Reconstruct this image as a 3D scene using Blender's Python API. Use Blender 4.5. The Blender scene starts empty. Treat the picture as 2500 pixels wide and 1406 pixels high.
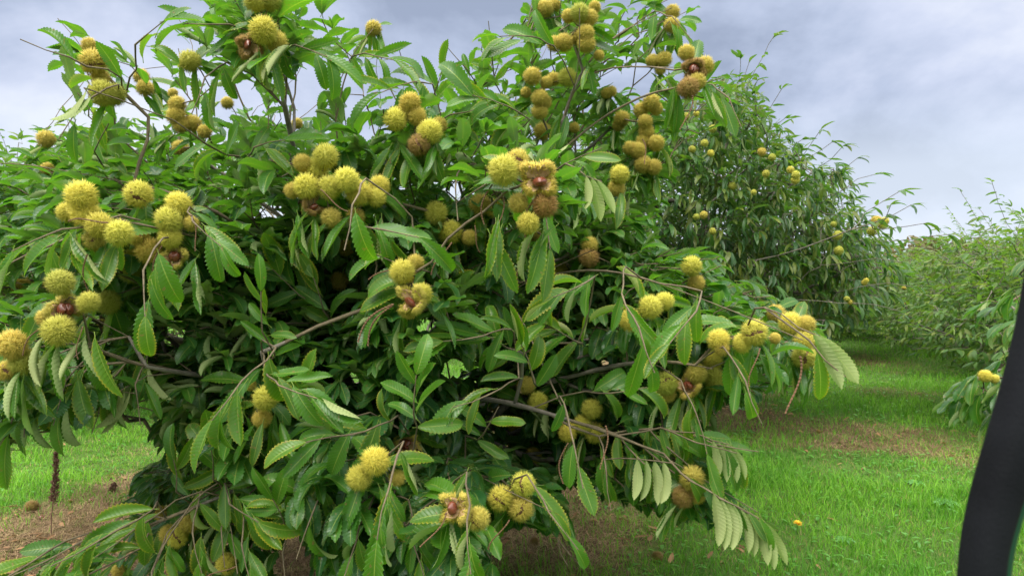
import bpy, math
import numpy as np
from mathutils import Vector, Matrix
R_ = np.random.default_rng(11)
PI = math.pi
SC = bpy.context.scene
# ------------------------------------------------------------------ camera
F = 1785.0                 # focal length in photo pixels (2500 wide)
CH = 1.6                   # camera height
PITCH = math.radians(-1.7)
cam_d = bpy.data.cameras.new("camera"); cam = bpy.data.objects.new("camera", cam_d)
SC.collection.objects.link(cam); SC.camera = cam
cam.location = (0, 0, CH); cam.rotation_euler = (PI/2 + PITCH, 0, 0)
cam_d.sensor_width = 36; cam_d.lens = 36*F/2500; cam_d.clip_end = 3000; cam_d.clip_start = 0.02
cam_d.dof.use_dof = True; cam_d.dof.focus_distance = 2.3; cam_d.dof.aperture_fstop = 10
# ------------------------------------------------------------------ world
SUN_EL, SUN_AZ = math.radians(58), math.radians(200)     # azimuth measured from +Y towards +X
w = bpy.data.worlds.new("World"); SC.world = w; w.use_nodes = True
nt = w.node_tree; nt.nodes.clear()
def N(t, ty, **k):
    n = t.nodes.new(ty)
    for a, b in k.items():
        if a.startswith('i_'): n.inputs[a[2:].replace('_', ' ')].default_value = b
        else: setattr(n, a, b)
    return n
def ramp(t, pts, fac=None):
    n = t.nodes.new('ShaderNodeValToRGB'); e = n.color_ramp.elements
    while len(e) < len(pts): e.new(0.5)
    for el, (p, c) in zip(e, pts): el.position = p; el.color = (*c, 1) if len(c) == 3 else c
    if fac is not None: t.links.new(fac, n.inputs[0])
    return n
def mixc(t, fac, a, b, bt='MIX'):
    n = t.nodes.new('ShaderNodeMix'); n.data_type = 'RGBA'; n.blend_type = bt
    for i, v in ((0, fac), (6, a), (7, b)):
        if hasattr(v, 'is_output'): t.links.new(v, n.inputs[i])
        elif i == 0: n.inputs[0].default_value = v
        else: n.inputs[i].default_value = (*v, 1)
    return n.outputs[2]
def mth(t, op, a, b=0.0, c=None):
    n = t.nodes.new('ShaderNodeMath'); n.operation = op
    for i, v in enumerate((a, b, c)):
        if v is None: continue
        if hasattr(v, 'is_output'): t.links.new(v, n.inputs[i])
        else: n.inputs[i].default_value = v
    return n.outputs[0]
L = nt.links.new
tc = N(nt, 'ShaderNodeTexCoord'); sep = N(nt, 'ShaderNodeSeparateXYZ'); L(tc.outputs['Generated'], sep.inputs[0])
zz = mth(nt, 'ADD', mth(nt, 'MAXIMUM', sep.outputs[2], 0.0), 0.42)
cx = mth(nt, 'SUBTRACT', mth(nt, 'DIVIDE', sep.outputs[0], zz), 0.95); cy = mth(nt, 'DIVIDE', sep.outputs[1], zz)
cmb = N(nt, 'ShaderNodeCombineXYZ'); L(cx, cmb.inputs[0]); L(cy, cmb.inputs[1]); cmb.inputs[2].default_value = 20.79
n1 = N(nt, 'ShaderNodeTexNoise', i_Scale=1.6, i_Detail=7.0, i_Roughness=0.56, i_Distortion=0.2); L(cmb.outputs[0], n1.inputs['Vector'])
r1 = ramp(nt, [(0.37, (0.33, 0.39, 0.53)), (0.46, (0.48, 0.55, 0.72)), (0.54, (0.62, 0.68, 0.85)), (0.63, (0.80, 0.84, 0.95))], n1.outputs[0])
hz = ramp(nt, [(0.0, (0.75, 0.75, 0.75)), (0.12, (0.65, 0.65, 0.65)), (0.21, (0, 0, 0))], sep.outputs[2])
cl = mixc(nt, hz.outputs[0], r1.outputs[0], (0.76, 0.84, 0.96))
# fill light added to the unseen sky, overhead and behind the camera
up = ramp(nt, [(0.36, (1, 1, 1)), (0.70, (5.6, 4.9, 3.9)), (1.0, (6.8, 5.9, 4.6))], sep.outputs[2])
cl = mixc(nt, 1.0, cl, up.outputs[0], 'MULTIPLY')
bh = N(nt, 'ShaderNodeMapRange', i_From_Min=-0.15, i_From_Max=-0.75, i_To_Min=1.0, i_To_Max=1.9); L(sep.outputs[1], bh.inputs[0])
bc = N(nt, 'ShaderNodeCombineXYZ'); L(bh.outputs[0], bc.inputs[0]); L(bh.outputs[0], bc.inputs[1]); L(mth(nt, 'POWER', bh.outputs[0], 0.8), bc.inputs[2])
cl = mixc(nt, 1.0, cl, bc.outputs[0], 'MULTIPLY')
sky = N(nt, 'ShaderNodeTexSky', sky_type='NISHITA', sun_disc=False, sun_elevation=SUN_EL, sun_rotation=SUN_AZ)
sk = mixc(nt, 1.0, sky.outputs[0], (0.1, 0.1, 0.1), 'MULTIPLY')
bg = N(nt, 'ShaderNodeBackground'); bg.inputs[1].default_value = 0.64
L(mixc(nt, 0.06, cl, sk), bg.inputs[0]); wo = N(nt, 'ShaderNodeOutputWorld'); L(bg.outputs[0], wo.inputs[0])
# ------------------------------------------------------------------ sun
sd = bpy.data.lights.new("sun", 'SUN'); sd.energy = 1.5; sd.angle = math.radians(28); sd.color = (1, 0.96, 0.9)
so = bpy.data.objects.new("sun", sd); SC.collection.objects.link(so)
sdir = Vector((math.sin(SUN_AZ)*math.cos(SUN_EL), math.cos(SUN_AZ)*math.cos(SUN_EL), math.sin(SUN_EL)))
so.rotation_euler = sdir.to_track_quat('Z', 'Y').to_euler()
SC.view_settings.view_transform = 'Standard'; SC.view_settings.look = 'None'
SC.view_settings.exposure = 0.82; SC.view_settings.gamma = 1.0
try: SC.cycles.use_denoising = True; SC.cycles.max_bounces = 6; SC.cycles.transparent_max_bounces = 4; SC.cycles.diffuse_bounces = 4
except Exception: pass
# ------------------------------------------------------------------ helpers
cp, sp_ = math.cos(PITCH), math.sin(PITCH)
FW = np.array([0, cp, sp_]); UPc = np.array([0, -sp_, cp]); CAM = np.array([0, 0, CH])
def at(px, py, d):
    return CAM + np.array([1., 0, 0])*((px-1250)/F*d) + UPc*(-(py-703)/F*d) + FW*d
def atv(px, py, d):
    px, py, d = map(np.asarray, (px, py, d))
    return CAM + np.stack([(px-1250)/F*d, 0*d, 0*d], -1) + (-(py-703)/F*d)[..., None]*UPc + d[..., None]*FW
def proj(P):
    q = P - CAM; d = q@FW; dd = np.maximum(d, 0.05)
    return 1250 + q[..., 0]/dd*F, 703 - (q@UPc)/dd*F, d
def ground_at(px, py):
    v = at(px, py, 1.0) - CAM; t = -CH/v[2]
    return CAM + v*t
def inpoly(px, py, poly):
    px, py = np.asarray(px, float), np.asarray(py, float); ins = np.zeros(px.shape, bool)
    n = len(poly)
    for i in range(n):
        x1, y1 = poly[i]; x2, y2 = poly[(i+1) % n]
        c = ((y1 > py) != (y2 > py)) & (px < (x2-x1)*(py-y1)/((y2-y1) if y2 != y1 else 1e-9)+x1)
        ins ^= c
    return ins
def unit(v): return v/np.maximum(np.linalg.norm(v, axis=-1, keepdims=True), 1e-9)
def vnoise(x, y, s, seed=0):
    g = np.random.default_rng(seed).random((256, 256)); x = np.asarray(x)*s+37.3; y = np.asarray(y)*s+91.7
    xi, yi = np.floor(x).astype(int), np.floor(y).astype(int); fx, fy = x-xi, y-yi
    fx, fy = fx*fx*(3-2*fx), fy*fy*(3-2*fy)
    a, b = g[xi % 256, yi % 256], g[(xi+1) % 256, yi % 256]; c, d = g[xi % 256, (yi+1) % 256], g[(xi+1) % 256, (yi+1) % 256]
    return (a*(1-fx)+b*fx)*(1-fy)+(c*(1-fx)+d*fx)*fy
def fbm(x, y, s, seed=0): return (vnoise(x, y, s, seed)*.5+vnoise(x, y, s*2.1, seed+1)*.3+vnoise(x, y, s*4.3, seed+2)*.2)
def npmesh(name, V, faces, mats, attrs=None, uv=None, midx=None, smooth=True):
    """faces: list of int arrays (n,3) or (n,4)"""
    me = bpy.data.meshes.new(name); V = np.asarray(V, np.float32)
    faces = [np.asarray(f, np.int32) for f in faces if len(f)]
    tot = np.concatenate([np.full(len(f), f.shape[1], np.int32) for f in faces]); loops = np.concatenate([f.ravel() for f in faces])
    me.vertices.add(len(V)); me.vertices.foreach_set('co', V.ravel())
    me.loops.add(len(loops)); me.loops.foreach_set('vertex_index', loops)
    me.polygons.add(len(tot)); me.polygons.foreach_set('loop_start', np.concatenate([[0], np.cumsum(tot)[:-1]]).astype(np.int32))
    try: me.polygons.foreach_set('loop_total', tot)
    except Exception: pass
    if midx is not None: me.polygons.foreach_set('material_index', np.asarray(midx, np.int32))
    me.polygons.foreach_set('use_smooth', np.full(len(tot), smooth))
    for m in mats: me.materials.append(m)
    for k, a in (attrs or {}).items():
        a = np.asarray(a, np.float32)
        if a.ndim == 1: at_ = me.attributes.new(k, 'FLOAT', 'POINT'); at_.data.foreach_set('value', a)
        else: at_ = me.attributes.new(k, 'FLOAT_VECTOR', 'POINT'); at_.data.foreach_set('vector', a.ravel())
    me.update(calc_edges=True); me.validate()
    return me
def link(name, me, parent=None, loc=None):
    o = bpy.data.objects.new(name, me); SC.collection.objects.link(o)
    if loc is not None: o.location = loc
    if parent is not None: o.parent = parent
    return o
def thing(name, label, cat, loc=(0, 0, 0), group=None):
    o = bpy.data.objects.new(name, None); SC.collection.objects.link(o); o.location = loc; o.empty_display_size = .2
    return tag(o, label, cat, group)
def tag(o, label=None, cat=None, group=None, kind=None):
    for k, v in (('label', label), ('category', cat), ('group', group), ('kind', kind)):
        if v: o[k] = v
    return o
# ------------------------------------------------------------------ materials
def newmat(name):
    m = bpy.data.materials.new(name); m.use_nodes = True; t = m.node_tree; t.nodes.clear()
    return m, t, N(t, 'ShaderNodeOutputMaterial')
def attr(t, name, out='Fac'):
    n = N(t, 'ShaderNodeAttribute', attribute_name=name); return n.outputs[out]
def leaf_material(name, dark, light, back, yell=(0.42, 0.33, 0.03), trans=0.3, veins=True, rough=0.36):
    m, t, out = newmat(name); K = t.links.new
    lv = N(t, 'ShaderNodeSeparateXYZ'); K(attr(t, 'leaf', 'Vector'), lv.inputs[0])     # x across, y along, z rand
    au = mth(t, 'ABSOLUTE', lv.outputs[0]); rnd = lv.outputs[2]
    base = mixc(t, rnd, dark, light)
    tcn = N(t, 'ShaderNodeTexCoord'); no = N(t, 'ShaderNodeTexNoise', i_Scale=14.0, i_Detail=3.0); K(tcn.outputs['Object'], no.inputs[0])
    base = mixc(t, mth(t, 'MULTIPLY', no.outputs[0], 0.45), base, tuple(c*1.5 for c in light))
    yl = attr(t, 'yel')
    if veins:
        # yellowing of the margin
        ye = mth(t, 'MULTIPLY', mth(t, 'ADD', mth(t, 'POWER', au, 9.0), 0.05), yl); ye = mth(t, 'MULTIPLY', ye, mth(t, 'ADD', no.outputs[0], 0.45))
        base = mixc(t, mth(t, 'MINIMUM', ye, 1.0), base, yell)
        mid = ramp(t, [(0.0, (1, 1, 1)), (0.03, (1, 1, 1)), (0.06, (0, 0, 0))], au)
        base = mixc(t, mth(t, 'MULTIPLY', mid.outputs[0], 0.75), base, (0.24, 0.31, 0.06))
        vf = mth(t, 'FRACT', mth(t, 'MULTIPLY', lv.outputs[1], 14.0)); vv = mth(t, 'ABSOLUTE', mth(t, 'SUBTRACT', vf, 0.5))
        vr = ramp(t, [(0.0, (1, 1, 1)), (0.09, (0, 0, 0))], vv)
        base = mixc(t, mth(t, 'MULTIPLY', vr.outputs[0], 0.16), base, (0.16, 0.27, 0.06))
        # brown spots and nibbled dots
        vo = N(t, 'ShaderNodeTexNoise', i_Scale=75.0, i_Detail=2.0); K(tcn.outputs['Object'], vo.inputs[0])
        sp = ramp(t, [(0.66, (0, 0, 0)), (0.70, (1, 1, 1))], vo.outputs[0])
        base = mixc(t, mth(t, 'MULTIPLY', sp.outputs[0], 0.7), base, (0.17, 0.11, 0.04))
    else:
        base = mixc(t, mth(t, 'MULTIPLY', yl, 0.4), base, yell)
    geo = N(t, 'ShaderNodeNewGeometry')
    bk = mixc(t, mth(t, 'MULTIPLY', yl, 0.35), back, (0.42, 0.38, 0.16))
    col = mixc(t, geo.outputs['Backfacing'], base, bk)
    p = N(t, 'ShaderNodeBsdfPrincipled'); K(col, p.inputs['Base Color'])
    K(mth(t, 'ADD', rough, mth(t, 'MULTIPLY', geo.outputs['Backfacing'], 0.35)), p.inputs['Roughness'])
    p.inputs['Specular IOR Level'].default_value = 0.36
    if veins:
        bm = N(t, 'ShaderNodeBump', i_Strength=0.5, i_Distance=0.002); K(vr.outputs[0], bm.inputs['Height']); bm.invert = True; K(bm.outputs[0], p.inputs['Normal'])
    tr = N(t, 'ShaderNodeBsdfTranslucent'); K(mixc(t, 1.0, mixc(t, 0.55, base, light), (2.9, 3.0, 0.9), 'MULTIPLY'), tr.inputs[0])
    ms = N(t, 'ShaderNodeMixShader'); ms.inputs[0].default_value = trans; K(p.outputs[0], ms.inputs[1]); K(tr.outputs[0], ms.inputs[2]); K(ms.outputs[0], out.inputs[0])
    return m
M_LEAF = leaf_material('chestnut_leaf', (0.008, 0.044, 0.022), (0.043, 0.128, 0.012), (0.22, 0.29, 0.11), rough=.30)
M_LEAF_LIT = leaf_material('chestnut_leaf_young_lit', (0.010, 0.052, 0.014), (0.056, 0.150, 0.010), (0.27, 0.33, 0.13), trans=0.30, rough=.32)  # outer sprays: young yellow-green, with light on them also put into the colour
M_LEAF_FAR = leaf_material('far_chestnut_leaf', (0.012, 0.042, 0.015), (0.044, 0.110, 0.020), (0.16, 0.24, 0.10), veins=False, rough=0.42)
def bark_material(name, a, b):
    m, t, out = newmat(name); K = t.links.new; tcn = N(t, 'ShaderNodeTexCoord')
    n = N(t, 'ShaderNodeTexNoise', i_Scale=22.0, i_Detail=6.0, i_Roughness=0.65); K(tcn.outputs['Object'], n.inputs[0])
    n2 = N(t, 'ShaderNodeTexNoise', i_Scale=130.0, i_Detail=3.0); K(tcn.outputs['Object'], n2.inputs[0])
    r = ramp(t, [(0.3, a), (0.7, b)], n.outputs[0]); c = mixc(t, mth(t, 'MULTIPLY', n2.outputs[0], 0.5), r.outputs[0], tuple(x*.45 for x in a))
    p = N(t, 'ShaderNodeBsdfPrincipled'); p.inputs['Roughness'].default_value = 0.85; K(c, p.inputs['Base Color'])
    bm = N(t, 'ShaderNodeBump', i_Strength=0.6, i_Distance=0.004); K(n2.outputs[0], bm.inputs['Height']); K(bm.outputs[0], p.inputs['Normal']); K(p.outputs[0], out.inputs[0])
    return m
M_BARK = bark_material('grey_bark', (0.10, 0.085, 0.065), (0.25, 0.22, 0.18))
M_TWIG = bark_material('twig_bark', (0.08, 0.062, 0.035), (0.20, 0.155, 0.09))
def simple(name, col, rough=0.6, var=0.4, scale=20, spec=0.4, bump=0.0):
    m, t, out = newmat(name); K = t.links.new; tcn = N(t, 'ShaderNodeTexCoord'); n = N(t, 'ShaderNodeTexNoise', i_Scale=float(scale), i_Detail=4.0); K(tcn.outputs['Object'], n.inputs[0])
    p = N(t, 'ShaderNodeBsdfPrincipled'); K(mixc(t, n.outputs[0], tuple(c*(1-var) for c in col), tuple(c*(1+var) for c in col)), p.inputs['Base Color'])
    p.inputs['Roughness'].default_value = rough; p.inputs['Specular IOR Level'].default_value = spec
    if bump: bm = N(t, 'ShaderNodeBump', i_Strength=bump, i_Distance=0.002); K(n.outputs[0], bm.inputs['Height']); K(bm.outputs[0], p.inputs['Normal'])
    K(p.outputs[0], out.inputs[0]); return m
def spine_material():
    m, t, out = newmat('bur_spines'); K = t.links.new
    oi = N(t, 'ShaderNodeObjectInfo'); h = attr(t, 'h'); tcn = N(t, 'ShaderNodeTexCoord')
    add = N(t, 'ShaderNodeVectorMath', operation='ADD'); K(tcn.outputs['Object'], add.inputs[0]); K(oi.outputs['Location'], add.inputs[1])
    n = N(t, 'ShaderNodeTexNoise', i_Scale=22.0, i_Detail=2.0); K(add.outputs[0], n.inputs[0])
    c = oi.outputs['Color']
    br = ramp(t, [(0.50, (0, 0, 0)), (0.68, (1, 1, 1))], n.outputs[0])
    c = mixc(t, mth(t, 'MULTIPLY', br.outputs[0], 0.25), c, (0.62, 0.38, 0.09))
    c = mixc(t, mth(t, 'MULTIPLY', mth(t, 'POWER', h, 3.0), 0.35), c, (0.80, 0.74, 0.26))
    c = mixc(t, mth(t, 'MULTIPLY', mth(t, 'SUBTRACT', 1.0, h), 0.62), c, (0.26, 0.25, 0.03))
    p = N(t, 'ShaderNodeBsdfPrincipled'); K(c, p.inputs['Base Color']); p.inputs['Roughness'].default_value = 0.55; p.inputs['Specular IOR Level'].default_value = 0.3
    tr = N(t, 'ShaderNodeBsdfTranslucent'); K(c, tr.inputs[0]); ms = N(t, 'ShaderNodeMixShader'); ms.inputs[0].default_value = 0.3
    K(p.outputs[0], ms.inputs[1]); K(tr.outputs[0], ms.inputs[2]); K(ms.outputs[0], out.inputs[0]); return m
M_SPINE = spine_material()
M_HUSK = simple('husk_lining', (0.40, 0.26, 0.13), 0.8, 0.4, 60)
M_SLIT = simple('husk_slit', (0.10, 0.045, 0.02), 0.8, 0.4, 60)
M_NUT = simple('chestnut_shell', (0.13, 0.035, 0.018), 0.22, 0.35, 30, 0.6)
M_NUTTIP = simple('chestnut_scar', (0.38, 0.26, 0.17), 0.7, 0.2, 60)
M_CATKIN = simple('dried_catkin', (0.115, 0.06, 0.03), 0.85, 0.5, 90)
# ------------------------------------------------------------------ leaves
def leaves_mesh(name, P, D, U, Lg, Wd, bend, fold, yel, rnd, mat, hi=True, wave=None, flip=None, pet=0.014):
    """P base, D direction, U upper-side normal, bend = total downward curl, fold = V fold; flip = how far one margin turns over"""
    n = len(P); P, D, U = (np.asarray(a, float) for a in (P, D, U)); Lg, Wd, bend, fold, yel, rnd = (np.asarray(a, float)*np.ones(n) for a in (Lg, Wd, bend, fold, yel, rnd))
    wave = np.zeros(n) if wave is None else wave; flip = np.zeros(n) if flip is None else flip
    D = unit(D); S = unit(np.cross(U, D)); U = np.cross(D, S)                # side, normal
    rows = 29 if hi else 6; cols = np.array([-1, -.55, 0, .55, 1.]) if hi else np.array([-1, 0, 1.]); C = len(cols)
    t = np.linspace(0, 1, rows)
    prof = (np.sin(PI*np.clip(t, 0, 1)**0.86)**0.62)*(1-0.12*t)*np.where(t > .8, 1-((t-.8)/.2)**1.6*.55, 1); prof[0] = .04; prof[-1] = 0.02
    prof = prof/prof.max()
    ang = bend[:, None]*(t[None]**1.25)
    ds = np.full(rows, 1/(rows-1)); ds[0] = 0
    cu = np.cumsum(np.cos(ang)*ds, 1); cz = np.cumsum(np.sin(ang)*ds, 1)
    side_b = (rnd-0.5)*0.35                                                 # sideways sweep
    mid = P[:, None, :] + (pet+Lg)[:, None, None]*(D[:, None]*cu[..., None] - U[:, None]*cz[..., None]) + (S[:, None]*(side_b[:, None]*t[None]**2)[..., None])*Lg[:, None, None]
    Ux = U[:, None]*np.cos(ang)[..., None] + D[:, None]*np.sin(ang)[..., None]    # local normal along midrib
    Tx = D[:, None]*np.cos(ang)[..., None] - U[:, None]*np.sin(ang)[..., None]
    tooth = np.where(np.arange(rows) % 2 == 1, 1.0, 0.81) if hi else np.ones(rows)
    V = np.empty((n, rows, C, 3)); A = np.empty((n, rows, C, 3))
    for j, s in enumerate(cols):
        a = abs(s); e = tooth if a == 1 else 1.0
        wd = (Wd*0.5)[:, None]*prof[None]*a*e
        f = fold[:, None] + wave[:, None]*np.sin(t[None]*9+rnd[:, None]*20 + (0 if s > 0 else 2.1))*(a**1.5)
        if a > .5: f = f + (flip[:, None] if s > 0 else 0)*(1.0 if a == 1 else .45)*np.sin(PI*t)[None]**.5
        if hi: pl = np.where(np.arange(rows) % 2 == 1, -1., 1.)*0.010*(4*a*(1.15-a))*prof
        else: pl = np.zeros(rows)
        off = S[:, None]*(np.sign(s)*wd*np.cos(f))[..., None] + Ux*(wd*np.sin(f) + pl[None]*Lg[:, None])[..., None]
        off = off + Tx*(0.30*a*Wd[:, None]*prof[None]*(1 if hi else 0) + (0.009*Lg[:, None]*(tooth-.95)/.05*.5 if (hi and a == 1) else 0))[..., None]
        V[:, :, j] = mid + off
        A[:, :, j, 0] = s; A[:, :, j, 1] = t[None]; A[:, :, j, 2] = rnd[:, None]
    idx = np.arange(n)[:, None, None]*rows*C + (np.arange(rows-1)*C)[None, :, None] + np.arange(C-1)[None, None, :]
    idx = idx.reshape(-1); fc = np.stack([idx, idx+C, idx+C+1, idx+1], 1)
    Vf = V.reshape(-1, 3); Af = A.reshape(-1, 3); yf = np.repeat(yel, rows*C); faces = [fc]
    if hi:   # petiole: small triangular strip prism
        pt = n*3*2; b0 = len(Vf); a0 = P - unit(D)*pet*1.0 - U*0.002; k = np.arange(n)
        th = 0.0013; rs = []
        for q in (a0, mid[:, 1]):
            for an in (0, 2.1, 4.2): rs.append(q + (S*math.cos(an)+U*math.sin(an))*th)
        PV = np.stack(rs, 1).reshape(-1, 3); i0 = b0 + k*6
        faces += [np.stack([i0+a, i0+b, i0+b+3, i0+a+3], 1) for a, b in ((0, 1), (1, 2), (2, 0))]
        Vf = np.concatenate([Vf, PV]); Af = np.concatenate([Af, np.tile([0, .5, .5], (len(PV), 1))]); yf = np.concatenate([yf, np.ones(len(PV))])
    return npmesh(name, Vf, faces, [mat], {'leaf': Af, 'yel': yf})
class LeafBag:
    def __init__(s): s.r = []
    def add(s, P, D, U, L_, W, bend, fold, yel, rnd, wave, flip): s.r.append((*P, *D, *U, L_, W, bend, fold, yel, rnd, wave, flip))
    def arr(s): return np.array(s.r)
    @staticmethod
    def mesh(name, a, mat, hi=True): return leaves_mesh(name, a[:, 0:3], a[:, 3:6], a[:, 6:9], a[:, 9], a[:, 10], a[:, 11], a[:, 12], a[:, 13], a[:, 14], mat, hi, a[:, 15], a[:, 16])
def leaf_pts(a):        # five sample points along each leaf
    P, D, U, Lg, be = a[:, 0:3], unit(a[:, 3:6]), a[:, 6:9], a[:, 9], a[:, 11]
    S = unit(np.cross(U, D)); U = np.cross(D, S); out = []
    for t in (0.2, .4, .6, .8, 1.0):
        an = be*t*.5; out.append(P + (Lg*t)[:, None]*(D*np.cos(an)[:, None] - U*np.sin(an)[:, None]))
    return np.stack(out, 1)
def rv(s=1.0): return R_.normal(size=3)*s
DOWN = np.array([0, 0, -1.0]); UPV = np.array([0, 0, 1.0])
def shoot_leaves(bag, A, B, n, size, droop, yel=0.1, flipp=0.15, bright=0.5):
    """alternate leaves in two ranks along a shoot from A to B, with a whorl at the tip"""
    ax = unit(B-A); ln = np.linalg.norm(B-A)
    side = np.cross(ax, UPV); side = unit(side if np.linalg.norm(side) > .1 else rv()); top = unit(np.cross(side, ax)); top = top if top[2] > 0 else -top
    for i in range(n):
        f = (i+0.6)/n; tip = i >= n-3
        P = A + (B-A)*(f if not tip else R_.uniform(.93, 1.0))
        s = 1 if i % 2 else -1
        if tip: s = (-1, 0.15, 1)[i-(n-3)] if n >= 3 else s
        an = math.radians(R_.uniform(40, 72)) if not tip else math.radians(R_.uniform(15, 45))
        D = ax*math.cos(an) + side*s*math.sin(an) + top*R_.uniform(-.15, .25) + rv(.14)
        D = unit(unit(D)*(1-droop) + DOWN*droop)
        U = top*0.75 + UPV*0.5 + ax*0.25*droop + rv(.22)
        U = U - D*np.dot(U, D)
        Lf = size*R_.uniform(.72, 1.15)*(0.8 if f > .85 and not tip else 1)
        fl = R_.uniform(.7, 2.0) if R_.random() < flipp else 0.0
        bag.add(P, D, U, Lf, Lf*R_.uniform(.38, .50), R_.uniform(-.1, 1.2)+droop*.5, R_.uniform(.1, .6)+(.25 if droop > .5 else 0), yel*R_.uniform(0, 2.2) if R_.random() < .5 else 0.0, np.clip(R_.normal(bright, .34), 0, 1), R_.uniform(0.06, .35), fl)
# ------------------------------------------------------------------ skeleton
class Skel:
    def __init__(s, root, d0=(0, 0, 1)):
        s.p = [np.asarray(root, float)]; s.par = [-1]; s.len = [0.0]; s.tipw = [0.0]; s.lim = [0]; s.arr = np.zeros((60000, 3)); s.al = np.zeros(60000); s.arr[0] = root; s.c = None
    def add(s, p, par, lim=None):
        s.p.append(np.asarray(p, float)); s.par.append(par); s.len.append(s.len[par]+np.linalg.norm(s.p[-1]-s.p[par])); s.tipw.append(0.0)
        s.lim.append(s.lim[par] if lim is None else lim); s.arr[len(s.p)-1] = p; s.al[len(s.p)-1] = s.len[-1]; return len(s.p)-1
    def chain(s, pts, par, step=.08, jit=.006, lim=None):
        """add a polyline, subdivided and smoothed"""
        pts = [s.p[par]] + [np.asarray(q, float) for q in pts]; cur = par
        for k in range(len(pts)-1):
            a, b = pts[k], pts[k+1]; pm = pts[k-1] if k else a-(b-a)*.5; pn = pts[k+2] if k+2 < len(pts) else b+(b-a)*.5
            m = max(1, int(np.linalg.norm(b-a)/step))
            for i in range(1, m+1):
                u = i/m; q = .5*((2*a)+(-pm+b)*u+(2*pm-5*a+4*b-pn)*u*u+(-pm+3*a-3*b+pn)*u**3)
                cur = s.add(q+(rv(jit) if i < m else 0), cur, lim)
        return cur
    def nearest(s, q, bias=0.35, k0=0):
        n = len(s.p); d = np.linalg.norm(s.arr[k0:n]-q, axis=1)
        if s.c is not None: d = d + 1.6*np.maximum(0, np.linalg.norm(s.arr[k0:n]-s.c, axis=1)-np.linalg.norm(q-s.c)+.12)
        return k0+int(np.argmin(d+bias*s.al[k0:n]))
    def reach(s, q, end_dir=None, sag=.10, bias=0.35, k0=3, step=.07, jit=.006):
        i = s.nearest(q, bias, k0); a = s.p[i]; d = np.linalg.norm(q-a)
        if d < 0.02: return i
        mid = (a+q)/2 + (unit(np.array([a[0]*.5, a[1]+1.0, a[2]])-q)*.28*d if d > .25 else 0) + np.array([0, 0, 1.])*sag*d*R_.uniform(.3, 1.3) + rv(.06*d)
        if end_dir is not None: mid = mid*.5 + (q-unit(np.asarray(end_dir))*d*.45)*.5
        return s.chain([mid, q], i, step, jit)
    def finish(s, r0=.0022, ex=.46):
        n = len(s.p); cnt = np.array(s.tipw); 
        for i in range(n-1, 0, -1): cnt[s.par[i]] += max(cnt[i], .6) if False else cnt[i]
        s.cnt = np.maximum(cnt, .7); s.rad = r0*s.cnt**ex
    def meshes(s, name, mat_bark, mat_twig, sides=7, lim=None, minr=0, parent=None, thick=.006):
        n = len(s.p); ch = [[] for _ in range(n)]
        for i in range(1, n): ch[s.par[i]].append(i)
        V, Fq, mi = [], [], []; nv = 0
        starts = [(0, None)]; stack = [(-1, 0)]
        while stack:
            pr, i = stack.pop(); chain_ = ([pr] if pr >= 0 else []) + [i]; 
            while ch[i]:
                c = sorted(ch[i], key=lambda k: -s.cnt[k]); nx = c[0]
                for o in c[1:]: stack.append((i, o))
                chain_.append(nx); i = nx
            if len(chain_) < 2: continue
            ids = np.array(chain_); L_ = s.lim[chain_[-1]] if pr >= 0 else 0
            if lim is not None:
                keep = [k for k in range(len(ids)) if s.lim[ids[k]] == lim or (k+1 < len(ids) and s.lim[ids[k+1]] == lim)]
                if len(keep) < 2: continue
                ids = ids[keep]
            P = s.arr[ids]; r = s.rad[ids].copy()
            if pr >= 0 and ids[0] == pr: r[0] = min(r[0], r[1]*1.15)
            T = unit(np.gradient(P, axis=0)); ref = np.array([.31, .2, .93]) if abs(T[0][2]) < .9 else np.array([1., .1, 0])
            sd = 5 if r.max() < .006 else sides; an = np.arange(sd)*2*PI/sd; rings = []
            u = unit(np.cross(T[0], ref))
            for k in range(len(P)):
                u = unit(u - T[k]*np.dot(u, T[k])); v = np.cross(T[k], u); kn = 1+.10*math.sin(k*1.7+ids[0])
                rings.append(P[k]+r[k]*kn*(np.cos(an)[:, None]*u+np.sin(an)[:, None]*v))
            V.append(np.concatenate(rings)); m = len(P); j = np.arange(sd)
            for k in range(m-1):
                a = nv+k*sd+j; b = nv+k*sd+(j+1) % sd; Fq.append(np.stack([a, b, b+sd, a+sd], 1)); mi += [0 if r[k] > thick else 1]*sd
            nv += m*sd
        if not V: return None
        return npmesh(name, np.concatenate(V), [np.concatenate(Fq)], [mat_bark, mat_twig], midx=mi)
# ------------------------------------------------------------------ burs
def fib(n): 
    k = np.arange(n)+.5; ph = np.arccos(1-2*k/n); th = PI*(1+5**.5)*k
    return np.stack([np.cos(th)*np.sin(ph), np.sin(th)*np.sin(ph), np.cos(ph)], 1)
def rotz_to(d, roll=0.0):
    return Vector(d).to_track_quat('Z', 'Y').to_matrix().to_4x4() @ Matrix.Rotation(roll, 4, 'Z')
def spines(base, nrm, per, ln, spread, rad, rng):
    n = len(base); B = np.repeat(base, per, 0); D = unit(np.repeat(nrm, per, 0) + rng.normal(size=(n*per, 3))*spread)
    B = B + rng.normal(size=B.shape)*.035; T = B + D*(ln*rng.uniform(.72, 1.12, (n*per, 1)))
    ref = rng.normal(size=B.shape); u = unit(np.cross(D, ref)); v = np.cross(D, u)
    V = np.stack([B+u*rad, B+(-.5*u+.87*v)*rad, B+(-.5*u-.87*v)*rad, T], 1).reshape(-1, 3)
    i = np.arange(n*per)*4; Fc = np.concatenate([np.stack([i, i+1, i+3], 1), np.stack([i+1, i+2, i+3], 1), np.stack([i+2, i, i+3], 1)])
    h = np.tile([0.15, 0.15, 0.15, 1.0], n*per); return V, Fc, h
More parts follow.
